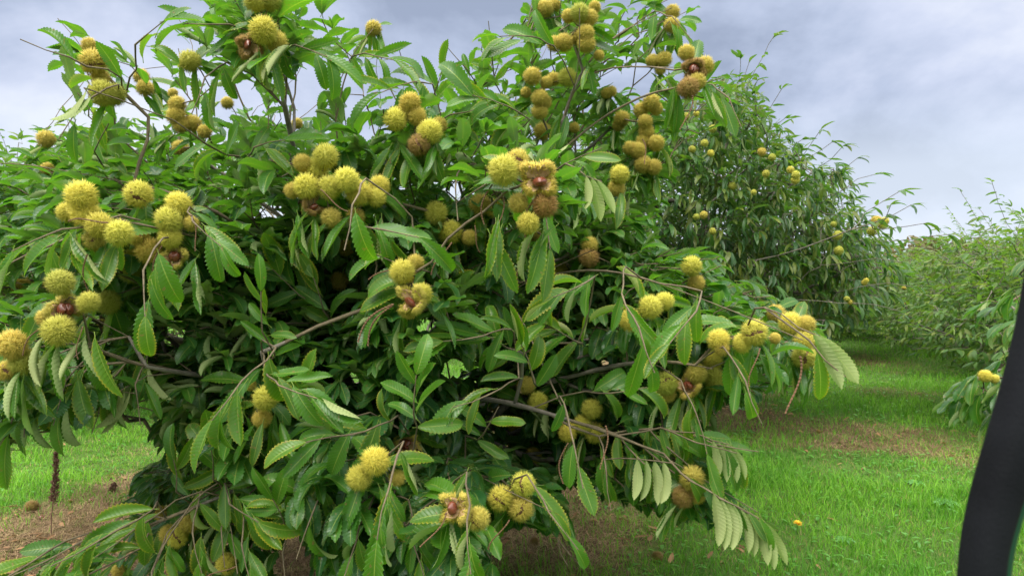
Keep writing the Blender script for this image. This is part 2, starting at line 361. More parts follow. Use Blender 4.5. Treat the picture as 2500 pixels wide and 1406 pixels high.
def sphere_grid(r, nu=14, nvv=10):
    th = np.linspace(0, PI, nvv); ph = np.arange(nu)*2*PI/nu; V = np.stack([np.outer(np.sin(th), np.cos(ph)), np.outer(np.sin(th), np.sin(ph)), np.outer(np.cos(th), np.ones(nu))], -1).reshape(-1, 3)*r
    i, j = np.meshgrid(np.arange(nvv-1), np.arange(nu), indexing='ij'); i, j = i.ravel(), j.ravel(); a = i*nu+j; b = i*nu+(j+1) % nu
    return V, np.stack([a, a+nu, b+nu, b], 1)
def bur_mesh(name, kind, seed, dens=1.0, rad=.024):
    """unit radius bur, opening towards +Z"""
    g = np.random.default_rng(seed); SV, SF = sphere_grid(.60, 18, 14)
    if kind in ('closed', 'split'):
        c = unit(fib(int(170*dens)) + g.normal(size=(int(170*dens), 3))*.05)
        mi = np.zeros(len(SF), int)
        if kind == 'split':
            keep = ~((np.abs(c[:, 0]+.12*np.sin(c[:, 1]*5)) < .13) & (c[:, 2] > .15)); c = c[keep]
            fcn = SV[SF].mean(1)/.6; mi = np.where((np.abs(fcn[:, 0]+.12*np.sin(fcn[:, 1]*5)) < .2) & (fcn[:, 2] > .1), 1, 0)
            SV = SV*np.array([1.05, .96, .95])
        SV = SV + g.normal(size=SV.shape)*.012
        V, T, h = spines(c*.55, c, 7, .46, .36, rad, g)
        tone = np.concatenate([np.zeros(len(SV)), h])
        return npmesh(name, np.concatenate([SV, V]), [SF, T+len(SV)], [M_SPINE, M_SLIT], {'h': tone}, midx=np.concatenate([mi, np.zeros(len(T), int)]))
    # open: valves like a four-pointed husk
    nvl = 4 if kind == 'open' else 3; Vs, Fs, hs, ms = [], [], [], []; nv = 0; bs, ns = [], []
    for k in range(nvl):
        f0 = k*2*PI/nvl + g.uniform(-.15, .15); tm = g.uniform(.54, .66)*PI; flare = g.uniform(.35, .8)
        nr, nc = 10, 7; G = {}
        for lay, rr in ((0, .66), (1, .56)):
            for i in range(nr):
                th = .08+(tm-.08)*i/(nr-1); wv = (PI/nvl)*(1.02-(i/(nr-1))**2.6*.95)
                for j in range(nc):
                    ph = f0 + wv*(j/(nc-1)*2-1); fl = max(0, th-.42*PI)*flare
                    rad_ = rr*(1+.05*math.sin(9*ph+k)); x = rad_*math.sin(th)+fl*.55; p = np.array([x*math.cos(ph), x*math.sin(ph), -rad_*math.cos(th)*.95]); G[lay, i, j] = nv; Vs.append(p); hs.append(0.0); nv += 1
                    if lay == 0 and i < nr: 
                        nn = unit(np.array([math.sin(th)*math.cos(ph), math.sin(th)*math.sin(ph), -math.cos(th)])); 
                        for _ in range(3): bs.append(p*.97+g.normal(size=3)*.04); ns.append(nn)
        for i in range(nr-1):
            for j in range(nc-1):
                Fs.append((G[0, i, j], G[0, i, j+1], G[0, i+1, j+1], G[0, i+1, j])); ms.append(0)
                Fs.append((G[1, i, j], G[1, i+1, j], G[1, i+1, j+1], G[1, i, j+1])); ms.append(1)
            for j in (0, nc-1): Fs.append((G[0, i, j], G[0, i+1, j], G[1, i+1, j], G[1, i, j]) if j == 0 else (G[0, i, j], G[1, i, j], G[1, i+1, j], G[0, i+1, j])); ms.append(1)
        for j in range(nc-1): Fs.append((G[0, nr-1, j], G[0, nr-1, j+1], G[1, nr-1, j+1], G[1, nr-1, j])); ms.append(1)
    bs, ns = np.array(bs), np.array(ns)
    V, T, h = spines(bs, ns, max(2, int(5*dens)), .36, .38, rad, g)
    Vs = np.array(Vs); return npmesh(name, np.concatenate([Vs, V]), [np.array(Fs), T+len(Vs)], [M_SPINE, M_HUSK], {'h': np.concatenate([hs, h])}, midx=ms+[0]*len(T))
def nut_mesh():
    V, Fc = sphere_grid(1.0, 16, 12); z = V[:, 2].copy(); V = V*np.array([.40, .30, .40]); V[:, 2] += np.where(z > .55, (z-.55)**1.5*.32, 0); k = np.where(z > .6, 1-.7*(z-.6)/.4, 1); V[:, 0] *= k; V[:, 1] *= k
    fz = z[Fc].mean(1); return npmesh('nut', V, [Fc], [M_NUT, M_NUTTIP], midx=np.where(fz < -.72, 1, 0))
BUR = {'closed': [bur_mesh('bur_closed', 'closed', s) for s in (1, 2, 3, 4)], 'split': [bur_mesh('bur_split', 'split', s) for s in (5, 6, 7)], 'open': [bur_mesh('bur_open', 'open', s) for s in (8, 9, 10)]}
BUR_FAR = [bur_mesh('bur_small', 'closed', s, .55, .034) for s in (21, 22)]
NUT = nut_mesh()
COL = {'Y': (0.92, 0.83, 0.12), 'G': (0.60, 0.62, 0.09), 'O': (0.76, 0.60, 0.11), 'B': (0.42, 0.20, 0.075)}
def place_bur(parent, pos, rad, tone, kind, far=False, facing=None, name='bur'):
    me = BUR_FAR[R_.integers(2)] if far else BUR[kind][R_.integers(len(BUR[kind]))]
    o = link(name, me, parent); c = np.array(COL[tone])*R_.uniform(.85, 1.12)*np.array([R_.uniform(.92, 1.06), 1, 1])
    o.color = (*c, 1)
    tocam = unit(CAM-(pos if parent is None else pos+np.array(parent.location))); d = unit(tocam + rv(.30) + np.array([0, 0, -.15])) if facing is None else facing
    if kind == 'closed': d = unit(rv())
    o.matrix_local = Matrix.Translation(pos) @ rotz_to(d, R_.uniform(0, 6.28)) @ Matrix.Diagonal((rad*R_.uniform(.95, 1.06), rad, rad*R_.uniform(.92, 1.02), 1))
    if kind == 'open' and not far:
        for k in range(R_.integers(1, 4)):
            q = link('nut', NUT, o); a = k*2.2+R_.uniform(0, 1); q.matrix_local = Matrix.Translation((math.cos(a)*.17, math.sin(a)*.17, -.02)) @ Matrix.Rotation(a+PI/2, 4, 'Z') @ Matrix.Rotation(R_.uniform(-.4, .1), 4, 'X') @ Matrix.Diagonal((.95, .85, .95, 1))
    return o
# photo survey of the burs of the near tree: x, y, diameter (photo px), tone, kind (c closed, s split, o open)
B = """622 4 52 G c|660 2 50 G c|643 75 68 Y c|610 112 54 B o|674 104 54 O c|218 112 38 Y c|228 152 64 O s|246 190 42 O c|250 228 62 G c|280 232 52 G c|463 150 52 G c|345 188 38 Y c|354 216 40 O s|433 256 42 O c|430 284 46 G s|470 302 42 G c|442 306 38 O c|500 322 34 G c|422 228 24 B c|555 252 30 O c|112 340 42 O s|440 362 38 G c|725 302 28 G c|912 70 38 O s|116 412 30 Y c
198 478 72 Y c|165 518 50 Y c|208 521 72 Y c|242 550 66 Y c|292 570 64 Y c|338 475 66 Y s|230 585 54 O s|340 580 48 O s|364 612 60 O c|325 632 56 Y c|320 666 52 G c|436 500 62 Y c|412 538 66 Y c|416 580 54 Y c|425 626 52 O o|466 546 38 O c|148 690 62 G c|110 690 42 G c|50 695 42 O c|216 738 54 G c|264 738 58 G c|160 756 68 O o|112 776 44 B c|143 808 76 G c|30 842 74 O c|56 882 66 G c|16 905 50 O s|248 790 22 O c
795 382 60 Y c|738 398 44 Y c|772 414 58 Y c|748 455 64 Y c|714 466 40 Y c|804 458 60 Y c|846 440 62 Y c|875 471 62 Y c|926 455 52 Y c|918 482 48 Y c|765 500 48 B o|808 532 50 O c|868 530 44 O c|897 603 48 Y c|846 606 40 Y c|829 686 46 G c|1001 252 54 O c|965 292 56 Y c|1018 284 46 B o|985 276 40 O c|1050 322 60 Y c|1072 306 40 O c|1024 354 54 B s
1065 520 56 Y c|1100 566 56 Y c|1146 580 38 B c|1172 500 54 O c|1212 508 50 Y c|1230 417 76 Y c|1264 392 56 O s|1316 436 80 O o|1266 496 48 O c|1330 500 64 B c|1290 545 54 Y c|1302 572 38 Y c|1440 598 40 Y c|1438 630 48 B c|1368 662 42 B c|982 664 60 Y c|1014 642 42 Y c|1004 732 68 O o|1030 718 52 Y c|998 758 42 O c
1300 187 44 Y c|1334 202 30 O c|1352 194 34 Y c|1318 240 42 O c|1328 250 38 Y c|1318 272 40 Y c|1284 226 26 O c|1325 322 44 G c|1402 312 26 O c|1330 22 42 G c|1354 14 32 Y c|1388 40 34 B c|1416 34 50 G c|1440 44 40 G c|1452 18 30 G c|1430 82 42 G c|1432 108 44 O c|1378 105 44 O c|1354 108 38 O c|1408 94 34 G c|1385 190 48 G c|1462 136 26 Y c|1642 30 36 Y c|1640 62 38 G c|1594 150 34 O s|1622 146 38 O c|1612 170 28 G c|1676 130 40 Y c|1721 160 44 Y c|1694 170 48 B o|1702 200 42 B c|1680 216 54 B c|1480 228 26 O c|1492 224 28 O c|1590 250 42 O s|1602 266 32 G c|1565 270 38 G c|1518 290 38 O s|1575 298 36 O c|1578 322 38 O s|1510 306 30 G c|1602 350 40 G c|1570 345 34 B c|1557 368 40 Y c|1538 362 34 Y c|1570 402 42 Y c|1596 408 38 Y c|1513 427 48 Y c|1505 460 42 Y c
1688 650 52 Y c|1699 692 42 G c|1588 750 58 Y c|1622 736 48 Y c|1539 782 56 Y c|1755 830 54 Y c|1762 852 36 O c|1842 812 64 Y s|1812 838 50 Y c|1895 766 44 G c|1930 790 56 Y c|1968 792 44 Y c|1962 832 52 Y c|1964 872 58 G s|1892 826 28 B c|1740 880 46 Y c|1745 926 54 G c|1700 912 50 O c|1678 943 52 O o|1625 936 56 G s|1630 962 40 G c
1285 940 44 Y c|1313 981 48 Y c|1215 990 36 O s|1255 1040 32 G c|1445 998 50 Y c|1423 1035 46 Y c|1386 1055 48 Y c|1452 1056 50 Y c|1302 1112 42 G c|1690 1168 60 O s|1702 1206 44 O c|1668 1212 54 B c
917 1125 70 Y c|877 1166 60 Y c|970 1166 40 B c|992 1086 54 O o|1110 1240 74 O o|1166 1266 58 O s|1278 1182 60 Y s|1222 1216 60 Y s|1270 1240 62 O s|648 972 62 Y c|640 1022 46 O c|612 940 28 B c|460 1278 44 Y c|432 1311 50 Y s|412 1302 44 Y c|395 1252 34 O c|553 1376 50 Y c|288 1392 30 Y c"""
BL = []
for tkn in B.replace('\n', '|').split('|'):
    a = tkn.split(); BL.append((float(a[0]), float(a[1]), float(a[2]), a[3], {'c': 'closed', 's': 'split', 'o': 'open'}[a[4]]))
bx = np.array([b[0] for b in BL]); by = np.array([b[1] for b in BL]); bd = np.array([b[2] for b in BL])
# cluster the burs: real size 6.2-7.4 cm; depth of a cluster from its largest burs
nb = len(BL); cl_id = -np.ones(nb, int); nc_ = 0
for i in np.argsort(-bd):
    if cl_id[i] >= 0: continue
    q = [i]; cl_id[i] = nc_; base = i
    while q:
        k = q.pop()
        for j in range(nb):
            if cl_id[j] < 0 and math.hypot(bx[j]-bx[k], by[j]-by[k]) < .62*(bd[j]+bd[k]) and math.hypot(bx[j]-bx[base], by[j]-by[base]) < 120: cl_id[j] = nc_; q.append(j)
    nc_ += 1
bdep = np.zeros(nb); brad = np.zeros(nb); clus = []
for c in range(nc_):
    ii = np.where(cl_id == c)[0]; dm = bd[ii].max(); dep = min(F*0.073/dm, 3.3)*1.04
    for j, i in enumerate(sorted(ii, key=lambda k: -bd[k])):
        s = bd[i]/dm; bdep[i] = dep + (0 if j == 0 else .05*(1-s)*2+R_.uniform(-.015, .035))
        brad[i] = bd[i]*bdep[i]/F/2*1.20
    clus.append((bx[ii].mean(), by[ii].mean(), dep, ii))
bpos = atv(bx, by, bdep)
def front_depth(px, py, k=4.0):
    px, py = np.asarray(px, float), np.asarray(py, float); d2 = (px[..., None]-bx)**2+(py[..., None]-by)**2+60**2; wgt = d2**-2.0
    return (wgt*bdep).sum(-1)/wgt.sum(-1)
# ------------------------------------------------------------------ the near chestnut tree
SIL = [(-90, 385), (60, 365), (100, 305), (180, 330), (190, 260), (130, 190), (128, 40), (170, 40), (230, 95), (300, 70), (430, 95), (395, 40), (470, 15), (560, -70), (830, -70), (850, 60), (930, 50), (985, 130), (880, 185), (872, 215), (940, 205), (1000, 215), (1000, 175), (1040, 140), (1140, 118), (1190, 80), (1270, 130), (1280, 20), (1310, -70), (1480, -70), (1470, 20), (1480, 85), (1560, 120), (1470, 45), (1500, 10), (1610, -40), (1705, 0), (1705, 95), (1720, 110), (1770, 190), (1800, 240), (1760, 330), (1650, 335), (1640, 480), (1600, 600), (1760, 615), (1790, 680), (1900, 725), (2000, 780), (2065, 900), (2000, 940), (1860, 960), (1840, 1000), (1700, 990), (1740, 1050), (1815, 1100), (1800, 1155), (1740, 1190), (1925, 1320), (1900, 1370), (1710, 1265), (1640, 1275), (1560, 1235), (1360, 1180), (1425, 1390), (1370, 1400), (1330, 1300), (1205, 1310), (1200, 1480), (790, 1480), (760, 1340), (680, 1240), (710, 1330), (640, 1480), (-90, 1480), (0, 1370), (200, 1300), (330, 1265), (290, 1235), (350, 1120), (480, 1140), (375, 1085), (400, 955), (180, 1045), (40, 1065), (10, 1115), (-90, 1110)]
HOLES = [(1335, 1345, 60, 40), (1105, 900, 34, 22), (425, 825, 34, 22), (860, 930, 24, 16), (1040, 800, 30, 18), (715, 1345, 30, 40), (1270, 1350, 60, 60), (660, 525, 26, 18), (1115, 470, 16, 26), (1420, 360, 20, 16), (320, 268, 55, 22), (560, 262, 30, 26), (745, 225, 34, 45), (868, 250, 22, 28), (1560, 205, 36, 20), (1500, 190, 30, 20), (900, 330, 22, 20), (1340, 130, 20, 24), (1250, 190, 18, 18), (620, 250, 22, 24), (1700, 290, 22, 30), (190, 290, 26, 24)]
def in_hole(px, py):
    m = np.zeros(np.shape(px), bool)
    for hx, hy, a, b in HOLES: m |= ((px-hx)/a)**2+((py-hy)/b)**2 < 1
    return m
T1 = np.array([-0.75, 4.0, 0.0])
sk = Skel(T1); 
tr = sk.chain([T1+np.array([.03, -.02, .35]), T1+np.array([-.02, .03, .75]), T1+np.array([.05, -.03, 1.0])], 0, .06, .004)
trunk_nodes = len(sk.p)
LIMC = [0]
def limb(pts, start=None, step=.07):
    """pts: (px, py, depth) along a limb seen in the photo, from the inside of the tree outwards"""
    W = [at(*p) for p in pts]; i = sk.nearest(W[0], .15) if start is None else start
    LIMC[0] += 1 if i < trunk_nodes else 0
    return sk.chain(W, i, step, .007, LIMC[0] if i < trunk_nodes else None)
mid_t = trunk_nodes-1
limb([(860, 800, 3.7), (800, 680, 3.1), (765, 590, 2.75), (735, 450, 2.6), (706, 310, 2.45), (698, 250, 2.35), (684, 170, 2.2), (655, 110, 2.1), (640, 60, 2.05)], mid_t)
limb([(900, 830, 3.7), (830, 740, 3.2), (710, 675, 2.8), (640, 628, 2.5), (555, 600, 2.3), (470, 560, 2.15), (380, 560, 2.05), (300, 540, 1.95)], mid_t)
limb([(790, 700, 3.1), (720, 640, 2.8), (650, 605, 2.6), (590, 560, 2.4), (500, 490, 2.35), (430, 445, 2.3), (330, 430, 2.3), (210, 430, 2.2), (80, 400, 2.3), (-60, 400, 2.4)])
limb([(850, 960, 3.6), (700, 930, 3.0), (520, 920, 2.5), (360, 905, 2.2), (270, 873, 2.05), (190, 872, 1.95), (172, 815, 1.85)], mid_t-3)
limb([(360, 905, 2.2), (250, 850, 2.1), (120, 790, 2.0), (20, 830, 1.9)])
limb([(980, 800, 3.6), (960, 650, 3.2), (1000, 480, 3.0), (1070, 370, 2.7), (1020, 330, 2.4), (985, 290, 2.3)], mid_t)
limb([(1000, 480, 3.0), (910, 420, 2.8), (880, 360, 2.7), (912, 300, 2.6), (950, 270, 2.4)])
limb([(870, 720, 3.4), (845, 560, 3.0), (850, 420, 2.7), (800, 300, 2.6), (810, 180, 2.6), (870, 90, 2.6), (912, 70, 2.6)])
limb([(1060, 820, 3.6), (1150, 650, 3.2), (1230, 500, 2.8), (1205, 395, 2.5), (1140, 365, 2.4), (1085, 368, 2.3), (1105, 440, 2.2), (1118, 540, 2.1)], mid_t)
limb([(1100, 780, 3.6), (1250, 580, 3.2), (1330, 400, 3.0), (1380, 280, 2.9), (1420, 180, 2.7), (1425, 90, 2.6), (1415, 20, 2.6)], mid_t)
limb([(1380, 280, 2.9), (1400, 165, 2.9), (1470, 95, 2.9), (1560, 40, 2.9), (1640, 20, 2.9)])
limb([(1380, 280, 2.9), (1430, 145, 2.8), (1540, 155, 2.8), (1640, 182, 2.7), (1700, 165, 2.6)])
limb([(1330, 400, 3.0), (1430, 330, 3.0), (1480, 260, 3.0), (1560, 240, 2.9)])
limb([(1000, 740, 3.4), (1100, 715, 3.0), (1200, 705, 2.6), (1238, 712, 2.5), (1290, 790, 2.3), (1312, 860, 2.2), (1330, 920, 2.2), (1390, 1030, 2.2)], mid_t)
limb([(1238, 712, 2.5), (1370, 640, 2.6), (1480, 600, 2.5), (1450, 610, 2.4)])
limb([(1200, 705, 2.6), (1400, 655, 2.5), (1530, 655, 2.3), (1640, 700, 2.1), (1720, 722, 2.0), (1790, 770, 1.95), (1890, 790, 1.9), (1960, 830, 1.9)])
limb([(1060, 940, 3.5), (1300, 940, 3.0), (1480, 895, 2.6), (1620, 880, 2.4), (1740, 900, 2.2)], mid_t-2)
limb([(940, 1060, 3.5), (1030, 1000, 3.0), (1140, 968, 2.8), (1280, 990, 2.5), (1500, 1060, 2.4), (1620, 1090, 2.3), (1690, 1150, 2.2), (1760, 1200, 2.2), (1850, 1250, 2.2)], mid_t-5)
limb([(1000, 1060, 3.2), (1115, 1130, 2.6), (1180, 1170, 2.3), (1240, 1200, 2.1), (1350, 1250, 2.0)])
limb([(900, 1120, 3.4), (760, 1150, 3.0), (630, 1155, 2.5), (560, 1215, 2.4), (500, 1240, 2.3), (390, 1270, 2.2), (240, 1330, 2.1), (100, 1380, 2.0)], mid_t-6)
limb([(560, 1215, 2.4), (568, 1280, 2.3), (580, 1400, 2.2)])
limb([(780, 1080, 3.1), (700, 1000, 2.6), (640, 900, 2.3), (640, 860, 2.2)], mid_t-5)
limb([(880, 1180, 3.0), (930, 1180, 2.4), (960, 1200, 2.1), (990, 1320, 2.0), (1050, 1395, 2.0)], mid_t-6)
limb([(850, 1020, 3.2), (900, 1000, 2.6), (1000, 1060, 2.3)])
NL = LIMC[0]
kids = {}
for i in range(1, len(sk.p)): kids.setdefault(sk.par[i], []).append(i)
for _ in range(6):                       # take the kinks out of the limbs
    for i in range(trunk_nodes, len(sk.p)):
        if i in kids: sk.p[i] = sk.p[i]*.5+sk.p[sk.par[i]]*.25+sk.p[kids[i][0]]*.25; sk.arr[i] = sk.p[i]
root1 = thing('chestnut_tree', 'large chestnut tree loaded with spiky yellow burs, nearest and filling the left of the view', 'tree', tuple(T1), 'chestnut trees in the orchard')
def rel(P): return np.asarray(P) - T1
# --- bur clusters: a fruiting twig, stalks and a drooping spray of leaves
spray_bags = []
sk.c = T1+np.array([0, 0, 1.3])
order = sorted(range(nc_), key=lambda c: clus[c][2], reverse=True)
cen = T1+np.array([0, 0, 1.3])
for c in order:
    px, py, dep, ii = clus[c]; q = atv(px, py, dep+.06).reshape(3) + np.array([0, 0, .015]); outd = unit(q-cen)
    e = sk.reach(q, outd, sag=.12); sk.tipw[e] += 1.5
    for i in ii:
        k = sk.chain([(sk.p[e]+bpos[i])/2+rv(.008), bpos[i]], e, .05, .002); sk.tipw[k] += .4
    bag = LeafBag(); nl = 3 + min(6, int(1.3*len(ii))) + (4 if px > 1350 and py < 400 else 0) + R_.integers(0, 3); hang = (py > 100 and dep < 2.9) or px > 1350
    low = atv(px, max(by[ii])+bd[ii].max()*.25, dep+.02).reshape(3)
    # hanging leaves come out just below the burs
    for k in range(nl):
        P = low*(1)+np.array([R_.uniform(-.035, .035)*len(ii)**.5, R_.uniform(-.01, .05), R_.uniform(-.005, .03)])
        D = unit(np.array([R_.normal(0, .42), -.18+R_.normal(0, .3), -1.0 if hang else -.5])); U = unit(np.array([D[0]*1.4+R_.normal(0, .5), -1.0+R_.normal(0, .4), .35]))
        Lf = R_.uniform(.10, .155); bag.add(P, D, U, Lf, Lf*R_.uniform(.31, .40), R_.uniform(-.3, .8), R_.uniform(.35, 1.0), R_.uniform(0, .9) if R_.random() < .6 else 0, R_.uniform(.3, .9), R_.uniform(.05, .25), R_.uniform(1.0, 2.3) if R_.random() < .42 else 0)
    # leaves spreading around and behind the cluster
    for k in range(5+len(ii)//2):
        a = R_.uniform(0, 2*PI); P = q + outd*-.03 + rv(.02); D = unit(np.array([math.cos(a)*1.0, R_.normal(.25, .3), math.sin(a)*.75-.1])); U = unit(np.array([R_.normal(0, .3), -.75, .85+R_.normal(0, .3)]))
        Lf = R_.uniform(.10, .155); bag.add(P, D, U, Lf, Lf*R_.uniform(.38, .47), R_.uniform(.3, 1.1), R_.uniform(.1, .4), R_.uniform(0, 1.0) if R_.random() < .5 else 0, R_.uniform(.3, 1), R_.uniform(.05, .2), R_.uniform(.8, 1.8) if R_.random() < .15 else 0)
    spray_bags.append(bag)
# --- sprays the photo shows clearly: base px,py,depth, direction in the picture (dx, dy), leaves, leaf length, hang, underside
SPR = [(150, 560, 1.85, -1, .55, 8, .18, .55), (1975, 830, 1.8, .8, .9, 7, .17, .6), (1755, 1215, 2.1, 1.0, .45, 9, .15, .85), (590, 930, 1.9, -.6, .9, 9, .20, .7), (950, 1190, 1.75, -.2, 1, 9, .21, .7),
       (1140, 1270, 1.75, .1, 1, 8, .17, .75), (1560, 800, 1.85, .3, 1, 7, .18, .75), (860, 500, 1.8, -.1, 1, 7, .20, .85), (350, 660, 1.8, .2, 1, 6, .17, .9), (240, 1320, 1.9, -1, .5, 10, .19, .5), (470, 540, 1.95, .8, .6, 7, .17, .6), (1330, 500, 1.85, .1, 1, 7, .16, .85),
       (1400, 1080, 1.95, .2, 1, 5, .16, .9), (1340, 1250, 1.95, .7, .8, 7, .18, .75), (1700, 1080, 2.2, 1, .2, 8, .16, .75), (1560, 1120, 2.3, .6, .6, 8, .16, .8), (680, 940, 1.9, 1, .25, 8, .18, .35), (1010, 1010, 1.9, .1, -.8, 7, .17, .2), (860, 1060, 1.95, -1, .1, 7, .17, .3),
       (700, 1290, 2.2, -.2, -.8, 8, .17, .2), (640, 1300, 2.3, .5, -.3, 7, .17, .3), (540, 1290, 2.3, .2, .6, 7, .17, .5), (330, 1290, 2.1, -.7, .5, 9, .18, .5), (230, 1395, 2.0, -.8, .2, 8, .18, .4), (30, 1400, 1.95, -.8, .5, 8, .19, .4), (370, 1395, 2.05, .2, .8, 7, .17, .6), (690, 1350, 2.2, .2, 1, 6, .17, .7), (870, 1320, 2.0, -.3, 1, 7, .18, .7), (1010, 1330, 1.95, .4, 1, 7, .18, .7), (800, 1010, 2.1, -.4, -.5, 8, .18, .2), (980, 930, 2.4, .2, -1, 8, .18, .1), (1240, 850, 2.3, -.6, -.4, 8, .18, .2), (1060, 760, 2.5, .3, -.8, 8, .18, .1), (900, 880, 2.6, .5, -.8, 8, .19, .1), (620, 760, 2.4, -.8, -.2, 8, .18, .2), (500, 800, 2.4, -.8, .2, 8, .18, .3), (1400, 830, 2.2, -.5, -.3, 8, .18, .3), (1180, 1060, 2.2, .3, -.6, 8, .17, .2), (700, 1120, 2.3, .6, -.2, 8, .18, .2), (820, 1230, 2.3, -.5, -.3, 7, .18, .3), (1490, 960, 2.3, .8, -.2, 8, .17, .3), (110, 1370, 2.0, -1, .4, 8, .19, .4), (470, 1300, 2.2, .4, 1, 8, .18, .7), (520, 1170, 2.3, .1, -1, 7, .18, .1), (640, 1190, 2.4, .8, -.3, 8, .18, .2), (400, 1330, 2.1, -.3, 1, 7, .17, .7), (590, 1330, 2.2, .4, 1, 6, .16, .6), (60, 960, 2.0, .2, 1, 8, .18, .8), (160, 930, 2.0, -.1, 1, 8, .18, .8), (760, 1260, 2.1, -.3, 1, 6, .17, .7), (1480, 1150, 2.3, .1, 1, 7, .16, .9), (1640, 1100, 2.3, .6, .5, 8, .16, .7), (1750, 1085, 2.2, 1, .1, 7, .17, .6), (640, 810, 2.0, .1, -1, 7, .14, .15), (1430, 690, 2.0, -.5, .2, 7, .18, .45), (1700, 760, 1.9, -.6, .6, 7, .17, .35), (1300, 920, 2.1, -.2, -.6, 6, .15, .2), (560, 1230, 2.2, .8, .3, 8, .17, .35), (430, 1200, 2.3, .1, -1, 6, .17, .1), (1200, 960, 2.1, -1, .3, 6, .17, .4), (170, 140, 2.0, -.9, -.3, 5, .16, .0), (330, 110, 2.0, .8, -.4, 5, .16, .1), (200, 250, 2.0, -.4, 1, 5, .18, .8),
       (560, 60, 2.1, -1, .1, 8, .18, .15), (500, 190, 2.1, -.2, 1, 9, .16, .85), (720, 110, 2.1, .9, .4, 9, .18, .4), (890, 130, 2.5, .9, .3, 7, .18, .2), (1010, 200, 2.4, -.6, .3, 6, .19, .1), (1300, 90, 2.5, -1, .1, 9, .18, .15), (1640, 40, 2.8, .5, .8, 7, .16, .7), (1200, 130, 2.9, -.1, -1, 7, .16, .1), (1140, 170, 2.9, -.6, -.6, 7, .16, .1), (1780, 240, 2.6, .3, 1, 4, .20, .8),
       (1060, 230, 2.7, .3, -.7, 7, .18, .1), (1700, 1010, 2.2, .2, 1, 6, .17, .85), (1820, 930, 2.0, .3, 1, 6, .15, .8), (30, 640, 1.9, -.7, .8, 7, .17, .6), (40, 1000, 2.0, -.3, 1, 6, .19, .9), (250, 960, 2.2, -.1, 1, 9, .17, .85), (330, 940, 2.2, .3, 1, 8, .17, .8), (500, 350, 2.3, -.2, -.2, 9, .18, .2), (620, 360, 2.2, .8, -.1, 9, .19, .2), (230, 370, 2.3, .5, -.5, 8, .17, .1), (1100, 280, 2.4, .8, -.1, 8, .18, .2), (1240, 260, 2.3, -.9, -.2, 9, .19, .2), (1380, 400, 2.2, .8, -.3, 8, .17, .3), (790, 760, 2.4, -.2, -1, 8, .2, .05), (730, 720, 2.4, -.5, -.6, 8, .2, .1), (1000, 650, 2.1, -.8, -.3, 7, .18, .4), (930, 560, 2.0, .9, .2, 8, .17, .5), (1180, 820, 2.1, -1, .1, 9, .19, .3)]
for (px, py, dep, dx, dy, nl, size, hang) in SPR:
    q = at(px, py, dep); A = q - (np.array([dx, 0, -dy])*.08 + np.array([0, -.13, 0])); 
    e = sk.reach(A, None, sag=.1); k = sk.chain([q], e, .05, .003); sk.tipw[k] += 1.5
    bag = LeafBag(); ax = unit(np.array([dx, -.35, -dy])); sd_ = unit(np.array([dy+.01, .1, dx])); top = unit(np.array([0, -.8, .6]))
    B_ = q + ax*.12; sk.tipw[sk.chain([B_], k, .05, .003)] += .5
    for i in range(nl):
        f = i/(nl-1); s = 1 if i % 2 else -1; P = A*(1-f)+B_*f; an = math.radians(58-45*f+R_.normal(0, 8))
        D = ax*math.cos(an)+sd_*s*math.sin(an)+rv(.12); D = unit(D)*(1-hang*.75)+DOWN*hang*.75; U = top + np.array([D[0]*.5, 0, 0]) + rv(.25)
        Lf = size*R_.uniform(.50, .78); bag.add(P, D, U, Lf, Lf*R_.uniform(.38, .48), R_.uniform(-.2, 1.4), R_.uniform(.15, .85), R_.uniform(.2, 1.1) if R_.random() < .5 else 0, R_.uniform(.35, 1), R_.uniform(.04, .18), R_.uniform(.8, 2.0) if R_.random() < .07+.18*(hang > .6) else 0)
    spray_bags.append(bag)
# --- leaf fans whose pale undersides face the lane
for (x0, y0, x1, y1, dep, n, L_, dx) in [(1742, 1205, 1868, 1275, 2.1, 9, .155, .30), (1950, 800, 2010, 825, 1.8, 6, .16, .45), (1555, 1120, 1640, 1130, 2.2, 5, .14, .2), (1740, 1075, 1780, 1085, 2.2, 4, .14, .4), (205, 215, 222, 235, 2.0, 4, .15, -.4), (1430, 430, 1470, 445, 2.1, 4, .13, .4), (290, 955, 330, 960, 2.2, 4, .14, -.2)]:
    A, B_ = at(x0, y0, dep), at(x1, y1, dep); e = sk.reach(A, None, sag=.05); k = sk.chain([B_], e, .04, .002); sk.tipw[k] += 1; bag = LeafBag()
    for i in range(n):
        f = i/(n-1); D = unit(np.array([dx*(.6+.9*f)+R_.normal(0, .07), -.08+R_.normal(0, .08), -1+.25*f])); U = unit(np.array([.75+R_.normal(0, .15), .8, .35])); Lf = L_*R_.uniform(.65, .9)
        bag.add(A*(1-f)+B_*f, D, U, Lf, Lf*R_.uniform(.33, .40), R_.uniform(.3, .9), R_.uniform(.05, .35), R_.uniform(0, .5), R_.uniform(.3, .8), R_.uniform(.04, .12), 0.0)
    spray_bags.append(bag)
